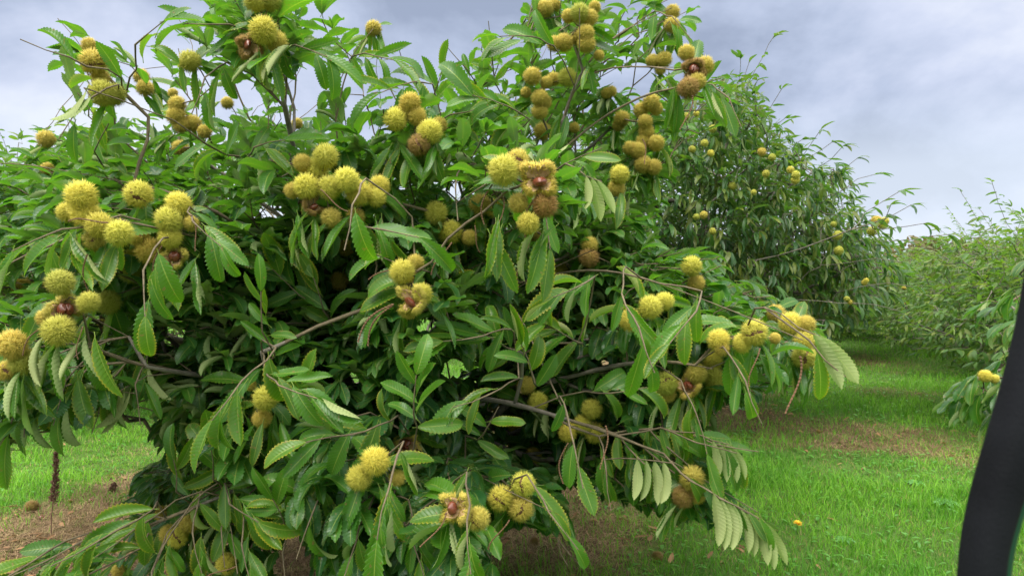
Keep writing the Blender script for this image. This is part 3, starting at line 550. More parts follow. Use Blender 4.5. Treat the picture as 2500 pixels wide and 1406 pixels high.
# --- the rest of the crown: shoots through the whole volume
tips = []
for zone, n_try, lo, hi_ in (('front', 1250, .04, .5), ('mid', 1150, .45, 1.4), ('low', 950, .12, 1.2), ('back', 420, 1.3, 3.6)):
    px = R_.uniform(-90, 2070, n_try*3); py = R_.uniform(-60, 1480, n_try*3); d = front_depth(px, py)+R_.uniform(lo, hi_, n_try*3)
    ok = inpoly(px, py, SIL) & ~in_hole(px, py)
    if zone == 'low': ok &= (py > 560) & (px > 420) & (px < 1750)
    thin = ((px < 600) & (py < 330)) | ((px > 1450) & (py < 340)) | ((px > 690) & (px < 1180) & (py < 250))
    ok &= ~thin | (R_.random(len(px)) < np.where(px > 1400, .6, .28))
    ok &= (py > 350) | (R_.random(len(px)) < (.75 if zone == 'front' else .42 if zone == 'mid' else .2))
    P = atv(px, py, d); r = P-np.array([-.75, 3.9, 1.45])
    ok &= (P[:, 2] > .35) & ((r[:, 0]/2.9)**2+(r[:, 1]/2.9)**2+(r[:, 2]/1.95)**2 < 1.15)
    for i in np.where(ok)[0][:n_try]: tips.append((P[i], zone))
tips.sort(key=lambda t: np.linalg.norm(t[0]-cen))
crown = {}
for P, zone in tips:
    outd = unit((P-cen)*np.array([1, 1, .8])+np.array([0, 0, .25])+rv(.35))
    e = sk.reach(P, outd, sag=.06); sk.tipw[e] += 1
    bag = crown.setdefault(sk.lim[e], LeafBag()); ln = R_.uniform(.12, .24)
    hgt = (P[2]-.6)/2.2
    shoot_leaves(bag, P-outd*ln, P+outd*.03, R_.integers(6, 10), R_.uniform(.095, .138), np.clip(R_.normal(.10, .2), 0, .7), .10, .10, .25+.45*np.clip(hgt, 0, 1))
# drop leaves that stand in front of burs, leave the crown outline or fill the gaps
def prune(a, own=None, soft=.12):
    pts = leaf_pts(a); X, Y, Dp = proj(pts); n = len(a); bad = np.zeros(n, bool)
    for i in range(nb):
        rr = bd[i]*.5*(1.0 if own is None else .85)+(14 if own is None else 9)
        bad |= (((X-bx[i])**2+(Y-by[i])**2 < rr*rr) & (Dp < bdep[i]+.02)).any(1)
    bad &= R_.random(n) > soft
    out = ~inpoly(X, Y, SIL).reshape(X.shape); bad |= (out.sum(1) >= (2 if own is None else 4)) | (in_hole(X, Y).sum(1) >= 1)
    bad |= (Dp.min(1) < 1.62) | (pts[..., 2].min(1) < .08)
    return a[~bad]
for b in spray_bags:
    a = prune(b.arr(), own=1, soft=.06); b.out = a
sk.finish(.0019, .47)
link('trunk', sk.meshes('trunk', M_BARK, M_TWIG, 10, lim=0), root1).location = rel((0, 0, 0))
for l in range(1, NL+1):
    me = sk.meshes('branch', M_BARK, M_TWIG, 8, lim=l)
    if me is None: continue
    bo = link('branch', me, root1); bo.location = rel((0, 0, 0))
    if l in crown:
        a = prune(crown[l].arr()); 
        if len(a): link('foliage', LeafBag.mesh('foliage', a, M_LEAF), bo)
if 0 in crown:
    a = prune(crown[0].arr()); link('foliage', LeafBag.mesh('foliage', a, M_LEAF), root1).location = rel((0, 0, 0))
spray_bags.sort(key=lambda b: -len(b.out)/max(.1, np.linalg.norm(b.out[:, :3].mean(0)-CAM) if len(b.out) else 9))
rest = []
for k, b in enumerate(spray_bags):
    if not len(b.out): continue
    if k < 98 and len(b.out) > 4: link('leaf_spray', LeafBag.mesh('leaf_spray', b.out, M_LEAF_LIT), root1).location = rel((0, 0, 0))
    else: rest.append(b.out)
if rest: tag(link('leaf_sprays', LeafBag.mesh('leaf_sprays', np.concatenate(rest), M_LEAF_LIT), root1), kind='stuff').location = rel((0, 0, 0))
big = list(np.argsort(-bd))
def merged_burs(name, parent, items):
    """the small remainder of a tree's burs as one part"""
    Vs, T3, Q4, H, mi3, mi4 = [], [], [], [], [], []; nv = 0
    for (p, r, me) in items:
        n = len(me.vertices); co = np.empty(n*3, np.float32); me.vertices.foreach_get('co', co); co = co.reshape(-1, 3)
        h = np.empty(n, np.float32); me.attributes['h'].data.foreach_get('value', h)
        np_ = len(me.polygons); tot = np.empty(np_, np.int32); me.polygons.foreach_get('loop_total', tot); lv = np.empty(len(me.loops), np.int32); me.loops.foreach_get('vertex_index', lv)
        st = np.concatenate([[0], np.cumsum(tot)[:-1]]); q = st[tot == 4]; t = st[tot == 3]
        Q4.append(lv[q[:, None]+np.arange(4)]+nv); T3.append(lv[t[:, None]+np.arange(3)]+nv)
        Rm = np.array(rotz_to(rv()).to_3x3()); Vs.append(co@Rm.T*r+p); H.append(h); nv += n
    o = link(name, npmesh(name, np.concatenate(Vs), [np.concatenate(Q4), np.concatenate(T3)], [M_SPINE], {'h': np.concatenate(H)}), parent)
    o.color = (*COL['O'], 1); return tag(o, kind='stuff')
root1_burs = []
for i in big[:100]:
    o = place_bur(root1, bpos[i]-T1, brad[i], BL[i][3], BL[i][4])
    if BL[i][4] == 'open': o['label'] = 'brown husk split wide open around glossy chestnuts'
    elif BL[i][3] == 'B': o['label'] = 'dried brown bur'
merged_burs('burs', root1, [(bpos[i]-T1, brad[i], BUR['closed'][i % 4]) for i in big[100:]])
# dried catkins hanging at the clusters
def catkin_mesh(seed):
    g = np.random.default_rng(seed); n = 34; t = np.linspace(0, 1, n); L_ = .11
    P = np.stack([.02*np.sin(t*3+seed), .015*np.sin(t*2.2+seed*2), -t*L_], 1); sd_ = 6; an = np.arange(sd_)*2*PI/sd_; V = []
    for k in range(n):
        r = .0012+(.0016 if k % 2 else 0)*(1-.4*t[k]) + g.uniform(0, .0007); V.append(P[k]+r*np.stack([np.cos(an), np.sin(an), 0*an], 1))
    j = np.arange(sd_); Fq = [np.stack([k*sd_+j, k*sd_+(j+1) % sd_, (k+1)*sd_+(j+1) % sd_, (k+1)*sd_+j], 1) for k in range(n-1)]
    return npmesh('dried_catkin', np.concatenate(V), [np.concatenate(Fq)], [M_CATKIN], smooth=False)
CK = [catkin_mesh(s) for s in (1, 2, 3)]
for (px, py, s, a, dep) in [(1200, 450, 1.1, .15, 1.85), (1215, 480, .9, -.1, 1.85), (1315, 470, 1.3, .2, 1.78), (1278, 590, 1.1, 0, 2.0), (1150, 555, .8, -.5, 2.1), (1090, 590, 1.1, .25, 2.1), (960, 740, 1.4, .7, 1.8), (955, 745, 1.3, .5, 1.82), (1465, 1040, 1.3, -.1, 2.2), (1385, 1080, 1.3, .05, 2.2), (1940, 870, 1.5, .05, 1.85), (1838, 850, 1.0, 0, 1.85), (213, 620, 1.1, .1, 1.85), (395, 600, 1.0, .2, 2.0), (405, 640, .8, -.1, 2.0), (100, 800, .9, .6, 1.8), (195, 800, .8, -.2, 1.8), (450, 530, 1.0, -.4, 2.0), (780, 475, .9, -1.2, 1.9), (1230, 1260, 1.0, .25, 1.8), (1075, 1250, 1.0, .4, 1.75), (980, 640, 1.1, .9, 2.1), (1560, 340, 1.0, -.3, 2.6), (1680, 230, 1.3, .1, 2.5), (265, 530, 1.0, 1.3, 1.8), (570, 1370, 1.0, .9, 2.2)]:
    o = link('dried_catkin', CK[R_.integers(3)], root1, at(px, py, dep-.03)-T1); o.rotation_euler = (R_.uniform(-.2, .2), a, R_.uniform(0, 6)*0); o.scale = (s*.8, s*.8, s*.85)
# ------------------------------------------------------------------ farther trees
M_LEAF_FAR2 = leaf_material('right_row_leaf', (0.020, 0.062, 0.017), (0.066, 0.138, 0.026), (0.20, 0.28, 0.12), veins=False, rough=0.5)
def orchard_tree(name, label, base, tip_pts, size=.15, nleaf=(5, 9), droop=.35, burs=(), sprouts=(), trunk_h=.8, r0=.0028, leaf=M_LEAF_FAR, wide=.30, light=.5, group='chestnut trees in the orchard', mesh_only=False):
    base = np.asarray(base, float); s = Skel(base); s.chain([base+np.array([.03, 0, trunk_h*.5]), base+np.array([-.02, .02, trunk_h])], 0, .12, .006); s_n = len(s.p)
    c = base+np.array([0, 0, trunk_h+.5]); bag = LeafBag(); nt_ = len(s.p)
    for k in range(7): 
        a = k*.9+R_.uniform(0, .5); s.chain([base+np.array([math.cos(a)*.5, math.sin(a)*.5, trunk_h+.35]), base+np.array([math.cos(a)*1.2, math.sin(a)*1.2, trunk_h+.6+.5*(k % 3)])], nt_-1-(k % 2), .15, .02)
    for P in sorted(tip_pts, key=lambda p: np.linalg.norm(p-c)):
        outd = unit((P-c)*np.array([1, 1, .9])+np.array([0, 0, .35])+rv(.3)); e = s.reach(P, outd, .08, .3, 2, .16, .01); s.tipw[e] += 1; ln = R_.uniform(.2, .36)
        shoot_leaves(bag, P-outd*ln, P+outd*.05, R_.integers(*nleaf), size, np.clip(R_.normal(droop, .15), 0, .8), .25, 0, light)
    for (A, B_) in sprouts:
        A, B_ = np.asarray(A), np.asarray(B_); e = s.reach(A, None, .02, .3, 2, .16); k = s.chain([(A+B_)/2+rv(.02), B_], e, .1, .004); s.tipw[k] += .8; n = max(6, int(np.linalg.norm(B_-A)/.055))
        shoot_leaves(bag, A+(B_-A)*.12, B_, n, size*.85, .25, .2, 0, light+.1)
    s.finish(r0, .45); rt = None
    a = bag.arr(); a[:, 10] = a[:, 9]*wide; a[:, 0:3] -= base
    me_l = LeafBag.mesh('crown', a, leaf, hi=False); s.arr[:len(s.p)] -= base
    me_t = s.meshes('trunk', M_BARK, M_BARK, 6)
    if mesh_only: return me_l, me_t
    rt = thing(name, label, 'tree', tuple(base), group); link('trunk', me_t, rt); link('crown', me_l, rt)
    for (P, r, tone) in burs: place_bur(rt, np.asarray(P)-base, r, tone, 'closed', far=True)
    return rt
def poly_tips(poly, n, dfun, cond=None):
    xs = [p[0] for p in poly]; ys = [p[1] for p in poly]; out = []
    while len(out) < n:
        px = R_.uniform(min(xs), max(xs), n); py = R_.uniform(min(ys), max(ys), n); ok = inpoly(px, py, poly)
        P = atv(px, py, dfun(px, py)); ok &= P[:, 2] > .35
        out += list(P[ok])
    return out[:n]
# second tree of the row
S2 = [(1420, 300), (1600, 260), (1700, 240), (1770, 190), (1830, 200), (1860, 260), (1900, 310), (1960, 380), (2050, 410), (2070, 470), (2120, 540), (2180, 600), (2200, 700), (2150, 760), (2060, 790), (1960, 840), (1700, 860), (1500, 850), (1380, 700)]
tips2 = poly_tips(S2, 2300, lambda x, y: 6.0+((x-1750)/420)**2*.6+R_.random(len(x))**1.6*4.2)
c2 = []
for (px, py, d_) in [(1740, 315, 24), (1720, 350, 24), (1690, 365, 24), (1735, 375, 22), (1860, 372, 28), (1885, 385, 24), (1930, 415, 24), (1943, 428, 26), (1942, 440, 26), (1870, 425, 24), (1788, 455, 26), (1718, 525, 24), (1700, 530, 20), (1740, 565, 22), (2140, 540, 34), (2155, 550, 30), (2128, 565, 30), (2160, 540, 28), (2045, 575, 28), (2048, 612, 28), (2035, 548, 20), (1840, 470, 18), (2110, 690, 18), (2115, 685, 16), (2068, 730, 18), (2075, 738, 16), (1675, 285, 24), (1700, 278, 20)]:
    dep = 5.6+R_.uniform(-.2, .2); c2.append((at(px, py, dep+R_.uniform(0, .25)), d_*dep/F/2*.95, R_.choice(['O', 'G', 'Y', 'G', 'G'])))
sp2 = []
for (ax_, ay, bx_, by_, dep) in [(1780, 290, 1892, 85, 6.6), (1800, 260, 1850, 195, 6.7), (1850, 330, 1918, 288, 6.4), (1950, 400, 2035, 345, 6.2), (2010, 440, 2095, 385, 6.2), (2030, 480, 2100, 450, 6.0), (2080, 560, 2225, 500, 5.2), (2150, 590, 2320, 572, 5.0), (2140, 560, 2175, 500, 5.2), (1720, 280, 1745, 215, 6.8), (1650, 300, 1680, 240, 6.8), (1900, 380, 1960, 340, 6.4), (2080, 640, 2200, 640, 5.6), (2050, 740, 2200, 760, 5.6), (2100, 700, 2230, 700, 6.0), (1760, 330, 1830, 150, 6.9), (1690, 270, 1715, 185, 6.8), (1800, 250, 1808, 140, 6.7), (1860, 300, 1910, 215, 6.5), (1950, 395, 2005, 315, 6.4), (2050, 470, 2140, 425, 6.1), (1980, 420, 2060, 355, 6.3), (2100, 560, 2260, 545, 5.1), (2110, 520, 2200, 465, 5.3)]:
    sp2.append((at(ax_, ay, dep+.2), at(bx_, by_, dep)))
orchard_tree('chestnut_tree', 'broad chestnut tree with small yellow burs, behind and right of the nearest tree', (1.75, 8.4, 0), tips2, .14, (6, 9), .40, c2, sp2, light=.26, wide=.29)
# trees in the rows: two generic crowns, copied
def blob_tips(n, R, z0, z1, seed):
    g = np.random.default_rng(seed); out = []
    while len(out) < n:
        v = g.normal(size=3); v /= np.linalg.norm(v); r = g.random()**.33
        lump = 1+.18*math.sin(3*math.atan2(v[1], v[0])+seed)+.12*math.sin(5*v[2]+seed)
        p = v*r*lump*np.array([R, R, (z1-z0)/2])+np.array([0, 0, (z0+z1)/2])
        if p[2] > .45: out.append(p)
    return out
protos = []
for sd_, hh in ((3, 3.1), (4, 3.5), (9, 3.3)):
    spr_ = [((math.cos(a)*.9, math.sin(a)*.9, hh-.45), (math.cos(a)*1.35, math.sin(a)*1.3, hh+R_.uniform(.1, .75))) for a in np.arange(9)*.7+R_.uniform(0, .3, 9)]
    protos.append(orchard_tree('', '', (0, 0, 0), blob_tips(1500, 2.15, .45, hh, sd_), .145, (6, 9), .3, (), spr_, mesh_only=True, light=.40, wide=.30, leaf=M_LEAF_FAR2))
def put_tree(x, y, k, rz, s, label, burs=0, sz=.66):
    rt = thing('chestnut_tree', label, 'tree', (x, y, 0), 'chestnut trees in the orchard'); rt.rotation_euler = (0, 0, rz); rt.scale = (s, s, sz)
    link('trunk', protos[k][1], rt); link('crown', protos[k][0], rt)
    for _ in range(burs):
        v = rv(); v /= np.linalg.norm(v); v[2] = v[2]*.6; p = v*np.array([2.1, 2.1, 1.3])+np.array([0, 0, 1.8]); place_bur(rt, p, .035, R_.choice(['Y', 'O', 'G']), 'closed', far=True)
    return rt
put_tree(5.75, 7.2, 0, .4, .88, 'dense chestnut tree half hidden behind the black post at the right edge', 14)
put_tree(7.6, 10.6, 1, 1.9, .86, 'tall leafy chestnut tree just left of the black post, first across the grass lane', 12, sz=.60)
for i, (x, y) in enumerate([(8.7, 14.6), (10.6, 19.2)]):
    put_tree(x, y, (2, 0)[i], 2.1+i, .95, sz=.54, label= ['chestnut tree second back in the row right of the grass lane', 'chestnut tree third back in the row right of the grass lane'][i], burs=6)
for i, (x, y) in enumerate([(5.2, 13.2), (7.4, 17.2)]):
    put_tree(x, y, (1, 2)[i], .7+i*1.3, .98, sz=(.5, .45)[i], label= ['chestnut tree directly behind the broad bur-bearing tree', 'chestnut tree farther back in the row left of the grass lane'][i], burs=6)
for i, (x, y) in enumerate([(9.6, 22), (11.8, 26.6), (14.3, 31.2), (13.2, 24.4), (15.6, 29.2), (18.4, 34.0)]):
    put_tree(x, y, i % 3, i*1.1, 1.0, 'small distant chestnut tree towards the far end of the grass lane', sz=.40)
for i, (x, y, lab) in enumerate([(-5.0, 8.6, 'feathery chestnut tree rising behind the leftmost branches'), (-7.6, 9.0, 'pale leafy chestnut tree at the left edge behind the nearest tree'), (-2.2, 13.2, 'chestnut tree glimpsed behind the left half of the nearest tree'), (.6, 17.4, 'chestnut tree glimpsed through the middle of the nearest tree')]):
    put_tree(x, y, (1, 0, 2, 1)[i], i*2.3, (1.04, 1.0, 1, 1)[i], lab, sz=.86)
# low drooping branch of the tree at the right edge, with a bur
BR = thing('chestnut_branch_tree', 'chestnut tree beside the black post, its low drooping branch carrying a yellow bur', 'tree', (3.9, 3.6, 0), 'chestnut trees in the orchard')
BR.name = 'chestnut_tree'
bs = Skel(np.array([4.1, 3.7, 0.])); bs.chain([(4.08, 3.7, .5), (4.1, 3.72, 1.0), (4.15, 3.75, 1.6), (4.2, 3.8, 2.2)], 0, .1, .01)
bb = LeafBag()
for (px, py, d) in [(2360, 930, 3.4), (2400, 960, 3.3), (2440, 1000, 3.3), (2390, 915, 3.3), (2350, 965, 3.5), (2470, 930, 3.2), (2480, 720, 3.7), (2420, 735, 3.9), (2460, 790, 3.7), (2500, 700, 3.9), (2390, 990, 3.4), (2450, 880, 3.5), (2440, 750, 3.8), (2500, 780, 3.5), (2520, 640, 3.9), (2540, 900, 3.1), (2560, 1000, 3.1), (2600, 800, 3.4), (2580, 600, 4), (2640, 900, 3.4), (2700, 700, 3.8), (2750, 950, 3.3), (2800, 600, 4), (2700, 500, 4.2), (2850, 800, 3.5)]:
    q = at(px, py, d); e = bs.reach(q, unit(q-np.array([4.1, 3.7, 1.1])), .15, .2, 3, .1); bs.tipw[e] += 1; od = unit(q-np.array([4.1, 3.7, 1.2])+rv(.2)); shoot_leaves(bb, q-od*.16, q+od*.02, 7, .14, .45, .2, .05, .5)
bs.finish(.0026, .46); bs.arr[:len(bs.p)] -= np.array(BR.location)
link('trunk', bs.meshes('trunk', M_BARK, M_TWIG, 7), BR); a = bb.arr(); a[:, :3] -= np.array(BR.location); link('crown', LeafBag.mesh('crown', a, M_LEAF), BR)
for (px, py, d_) in [(2405, 918, 36), (2428, 925, 28)]: place_bur(BR, at(px, py, 3.25)-np.array(BR.location), d_*3.25/F/2, 'Y', 'closed')
# distant wood: one mass of autumn-tinted crowns
M_WOOD = leaf_material('wood_leaf', (0.05, 0.075, 0.028), (0.12, 0.085, 0.035), (0.12, 0.12, 0.06), veins=False, rough=.8, trans=.15)
g = np.random.default_rng(5); nW = 26000; cx_ = g.uniform(-75, 120, 90); cyy = g.uniform(84, 100, 90); ch_ = g.uniform(3.0, 5.5, 90); kk = g.integers(0, 90, nW)
v = unit(g.normal(size=(nW, 3))); rr_ = g.random((nW, 1))**.3; PW = np.stack([cx_[kk], cyy[kk], ch_[kk]*.5], 1)+v*rr_*np.stack([np.full(nW, 3.2), np.full(nW, 3.0), ch_[kk]*.5], 1)
PW[:, 2] = np.abs(PW[:, 2]); DW = unit(g.normal(size=(nW, 3))); UW = unit(np.cross(DW, g.normal(size=(nW, 3)))); UW[:, 2] = np.abs(UW[:, 2])
tint = np.clip(g.random(90)[kk]+g.normal(0, .1, nW), 0, 1)
tag(link('distant_wood', leaves_mesh('distant_wood', PW, DW, UW, g.uniform(.5, .9, nW), g.uniform(.4, .7, nW), .4, .2, 0.0, tint, M_WOOD, hi=False)), 'far wood of dull green and rusty brown trees along the horizon', 'wood', kind='stuff')
# ------------------------------------------------------------------ ground
RD = unit(np.array([.48, .88])); RP = np.array([RD[1], -RD[0]])
TAN = [(1720, 1010, .9, .7, .85), (2200, 960, 2.2, .5, .35), (2150, 840, 2.5, .8, .3), (2200, 1080, .5, .35, .5), (2050, 1120, .55, .8, .35), (2110, 1040, .7, .7, .5), (1930, 1060, .8, .6, .55), (2230, 905, 1.4, 1.0, .35), (2080, 880, 1.6, 1.2, .45), (2330, 1130, .35, .4, .4)]
def cover(x, y):
    """how grassy the ground is: 0 litter under the row, 1 green sward"""
    rx, ry = x-T1[0], y-T1[1]; pd = rx*RP[0]+ry*RP[1]
    c1 = pd + (fbm(x, y, .9, 3)-.5)*1.5
    strip = 1-np.clip((c1+2.9)/1.0, 0, 1)*np.clip((1.35-c1)/.9, 0, 1)                 # bare strip under the near row
    c2_ = pd + (fbm(x, y, .8, 13)-.5)*1.6
    strip2 = 1-.35*np.clip((c2_-4.0)/.7, 0, 1)*np.clip((8.2-c2_)/.7, 0, 1)
    patch = 1-.35*np.clip((fbm(x, y, .8, 7)-.52)/.14, 0, 1); wob = 1+.9*(fbm(x, y, 1.3, 17)-.5)
    for (qx, qy, ra, rb, st) in TAN:
        c_ = ground_at(qx, qy); patch = patch*(1-st*np.exp(-(((x-c_[0])/ra)**2+((y-c_[1])/rb)**2)*wob))
    return np.clip(strip*strip2*patch, 0, 1)
M_G, t, out = newmat('orchard_ground'); K = t.links.new; tcn = N(t, 'ShaderNodeTexCoord'); cv = attr(t, 'cover')
na = N(t, 'ShaderNodeTexNoise', i_Scale=3.0, i_Detail=8.0, i_Roughness=.7); nb2 = N(t, 'ShaderNodeTexNoise', i_Scale=38.0, i_Detail=6.0, i_Roughness=.75); nc2 = N(t, 'ShaderNodeTexNoise', i_Scale=9.0, i_Detail=4.0)
for q in (na, nb2, nc2): K(tcn.outputs['Object'], q.inputs[0])
lit = ramp(t, [(.30, (.06, .035, .02)), (.5, (.15, .10, .058)), (.72, (.30, .215, .125))], nb2.outputs[0])
moss = ramp(t, [(.52, (0, 0, 0)), (.66, (1, 1, 1))], nc2.outputs[0]); lowf = ramp(t, [(.38, (.55, .5, .45)), (.6, (1.1, 1.1, 1.1))], na.outputs[0]); litc = mixc(t, 1.0, lit.outputs[0], lowf.outputs[0], 'MULTIPLY'); litc = mixc(t, mth(t, 'MULTIPLY', moss.outputs[0], .55), litc, (.10, .14, .025))
gr = ramp(t, [(.28, (.020, .05, .010)), (.5, (.055, .135, .022)), (.75, (.10, .22, .035))], nb2.outputs[0]); grc = mixc(t, mth(t, 'MULTIPLY', na.outputs[0], .4), gr.outputs[0], (.15, .17, .05))
fac = mth(t, 'MULTIPLY_ADD', mth(t, 'SUBTRACT', nb2.outputs[0], .5), .9, cv)
fr = ramp(t, [(.35, (0, 0, 0)), (.62, (1, 1, 1))], fac)
p = N(t, 'ShaderNodeBsdfPrincipled', i_Roughness=.95); p.inputs['Specular IOR Level'].default_value = .15; K(mixc(t, fr.outputs[0], litc, grc), p.inputs['Base Color'])
bm = N(t, 'ShaderNodeBump', i_Strength=.9, i_Distance=.02); K(nb2.outputs[0], bm.inputs['Height']); K(bm.outputs[0], p.inputs['Normal']); K(p.outputs[0], out.inputs[0])
def gh(x, y): return .05*(fbm(x, y, .6, 31)-.5)+.015*(vnoise(x, y, 5, 33)-.5)
gx = np.concatenate([np.linspace(-700, -30, 12)[:-1], np.linspace(-30, -9, 30)[:-1], np.linspace(-9, 12, 230)[:-1], np.linspace(12, 32, 40)[:-1], np.linspace(32, 700, 12)])
gy = np.concatenate([np.linspace(-60, -2, 12)[:-1], np.linspace(-2, 2.4, 16)[:-1], np.linspace(2.4, 16, 190)[:-1], np.linspace(16, 40, 70)[:-1], np.linspace(40, 1500, 18)])
GX, GY = np.meshgrid(gx, gy); GZ = gh(GX, GY)*np.where((np.abs(GX) < 40) & (GY < 60), 1, 0); nx, ny = len(gx), len(gy)
ii, jj = np.meshgrid(np.arange(ny-1), np.arange(nx-1), indexing='ij'); a = (ii*nx+jj).ravel()
tag(link('ground', npmesh('ground', np.stack([GX, GY, GZ], -1).reshape(-1, 3), [np.stack([a, a+1, a+nx+1, a+nx], 1)], [M_G], {'cover': cover(GX, GY).ravel()})), kind='structure')
# grass blades
def blade_mat(name, ca, cb, tr_=.3, ro=.5):
    m, t, out = newmat(name); K = t.links.new; c = mixc(t, attr(t, 'rnd'), ca, cb); p = N(t, 'ShaderNodeBsdfPrincipled'); K(c, p.inputs['Base Color']); p.inputs['Roughness'].default_value = ro; p.inputs['Specular IOR Level'].default_value = .18
    tt = N(t, 'ShaderNodeBsdfTranslucent'); K(mixc(t, 1.0, c, (1.5, 1.6, .9), 'MULTIPLY'), tt.inputs[0]); ms = N(t, 'ShaderNodeMixShader'); ms.inputs[0].default_value = tr_; K(p.outputs[0], ms.inputs[1]); K(tt.outputs[0], ms.inputs[2]); K(ms.outputs[0], out.inputs[0]); return m
M_GRASS = blade_mat('grass_blade', (.050, .185, .012), (.19, .41, .032)); M_DRY = blade_mat('dry_grass_blade', (.17, .15, .05), (.36, .28, .13), .15, .8); M_STRAW = blade_mat('straw', (.10, .062, .033), (.42, .30, .17), .1, .8)
def blades(name, X, Y, H, Wb, lean, mat, seed, label, cat, flat=False):
    g = np.random.default_rng(seed); n = len(X); a = g.uniform(0, 2*PI, n); b = a+g.normal(0, .5, n)+PI/2; Z = gh(X, Y)-.003
    lx, ly = np.cos(a)*lean*H, np.sin(a)*lean*H; wx, wy = np.cos(b)*Wb/2, np.sin(b)*Wb/2; pts = []
    for f, zf, wf in ((0, 0, 1.0), (.5, .62 if not flat else .5, .8), (1, 1.0 if not flat else .2, 0)):
        cx, cy_, cz = X+lx*f**1.6, Y+ly*f**1.6, Z+H*zf*(1 if not flat else 0)+(0 if not flat else .022*g.random(n)+.018*zf)
        if flat: cx = cx+np.sin(a*3)*H*.15*(f == .5); cy_ = cy_+np.cos(a*5)*H*.15*(f == .5)
        if wf > 0: pts += [np.stack([cx-wx*wf, cy_-wy*wf, cz], 1), np.stack([cx+wx*wf, cy_+wy*wf, cz], 1)]
        else: pts += [np.stack([cx, cy_, cz], 1)]
    V = np.stack(pts, 1).reshape(-1, 3); k = np.arange(n)*5
    o = link(name, npmesh(name, V, [np.stack([k, k+1, k+3, k+2], 1), np.stack([k+2, k+3, k+4], 1)], [mat], {'rnd': np.repeat(np.clip(g.normal(.5, .24, n)+(fbm(X, Y, 1.7, 61)-.5)*1.5, 0, 1), 5)}))
    return tag(o, label, cat, kind='stuff')
def scatter(dens_zones, seed):
    g = np.random.default_rng(seed); xs, ys, sc = [], [], []
    for (y0, y1, dens, s) in dens_zones:
        m = (y0+y1)/2*.78+1.0; n = int((y1-y0)*2*m*dens); xs.append(g.uniform(-m, m, n)); ys.append(g.uniform(y0, y1, n)); sc.append(np.full(n, s))
    return map(np.concatenate, (xs, ys, sc))
X, Y, S_ = scatter([(2.9, 5, 3800, 1), (5, 7, 2600, 1.15), (7, 10, 1300, 1.4), (10, 14, 550, 1.9), (14, 22, 200, 2.8), (22, 40, 50, 4.5)], 71)
cvv = cover(X, Y); g = np.random.default_rng(3); tall = np.clip((fbm(X, Y, 1.1, 51)-.35)*3, 0.1, 1)
kp = g.random(len(X)) < np.clip(cvv*1.15, .02, 1); X, Y, S_, tall, cvv = X[kp], Y[kp], S_[kp], tall[kp], cvv[kp]
blades('grass', X, Y, g.uniform(.026, .052, len(X))*(.5+1.3*tall)*np.clip(S_, 1, 1.5)*np.where(Y < 5.5, 1.35, 1), g.uniform(.0025, .0048, len(X))*S_, g.uniform(.3, 1.3, len(X)), M_GRASS, 1, 'green mown grass of the orchard lane', 'grass')
X, Y, S_ = scatter([(2.9, 5, 1500, 1), (5, 8, 800, 1.3), (8, 14, 260, 2)], 72); kp = np.random.default_rng(8).random(len(X)) < .35+.65*np.clip(1.2-cover(X, Y)*1.3, 0, 1); X, Y, S_ = X[kp], Y[kp], S_[kp]; g = np.random.default_rng(4)
blades('dry_grass', X, Y, g.uniform(.015, .04, len(X)), g.uniform(.002, .004, len(X))*S_, g.uniform(.6, 1.8, len(X)), M_DRY, 2, 'dry tan grass in the worn patches of the lane', 'dry grass')
X, Y, S_ = scatter([(2.6, 4.6, 4200, 1), (4.6, 6.5, 2600, 1.2), (6.5, 9.5, 700, 1.7)], 73); kp = np.random.default_rng(9).random(len(X)) < np.clip(1.1-cover(X, Y)*1.6, 0, 1); X, Y, S_ = X[kp], Y[kp], S_[kp]; g = np.random.default_rng(6)
blades('straw_litter', X, Y, g.uniform(.03, .13, len(X)), g.uniform(.0018, .0035, len(X))*S_, np.ones(len(X)), M_STRAW, 3, 'matted brown straw and dead grass beneath the tree', 'straw', flat=True)
X, Y, S_ = scatter([(2.6, 5, 42, 1), (5, 9, 22, 1.1)], 79); g = np.random.default_rng(21); kp = g.random(len(X)) < np.clip(1.15-cover(X, Y)*1.3, .012, 1); X, Y = X[kp], Y[kp]; n = len(X); a = g.uniform(0, 2*PI, n)
tag(link('leaf_litter', leaves_mesh('leaf_litter', np.stack([X, Y, gh(X, Y)+.012+.012*g.random(n)], 1), np.stack([np.cos(a), np.sin(a), g.uniform(-.1, .25, n)], 1), np.stack([g.normal(0, .3, n), g.normal(0, .3, n), np.ones(n)], 1), g.uniform(.03, .10, n), g.uniform(.012, .034, n), g.uniform(-.6, 1.2, n), g.uniform(.1, .9, n), 0.0, g.random(n), leaf_material('dead_leaf', (.09, .045, .022), (.30, .17, .08), (.34, .24, .14), trans=.05, veins=False, rough=.8), hi=False)), 'curled dead brown leaves fallen on the straw', 'dead leaves', kind='stuff')
# clover and small broad leaved weeds in the sward
X, Y, S_ = scatter([(2.9, 6, 90, 1), (6, 11, 40, 1.4)], 74); kp = cover(X, Y) > .4; X, Y, S_ = X[kp], Y[kp], S_[kp]; n = len(X); g = np.random.default_rng(12); a = g.uniform(0, 2*PI, n)
Pw = np.stack([X, Y, gh(X, Y)+g.uniform(.015, .04, n)], 1); Dw = np.stack([np.cos(a), np.sin(a), g.uniform(0, .7, n)], 1)
tag(link('clover', leaves_mesh('clover', Pw, Dw, np.tile([0, 0, 1.], (n, 1)), g.uniform(.02, .05, n)*S_, g.uniform(.014, .024, n)*S_, .8, .2, 0.0, g.uniform(.3, 1, n), leaf_material('clover_leaf', (.035, .12, .018), (.08, .22, .03), (.10, .20, .05), veins=False), hi=False)), 'low clover and broad weeds mixed through the grass', 'clover', kind='stuff')
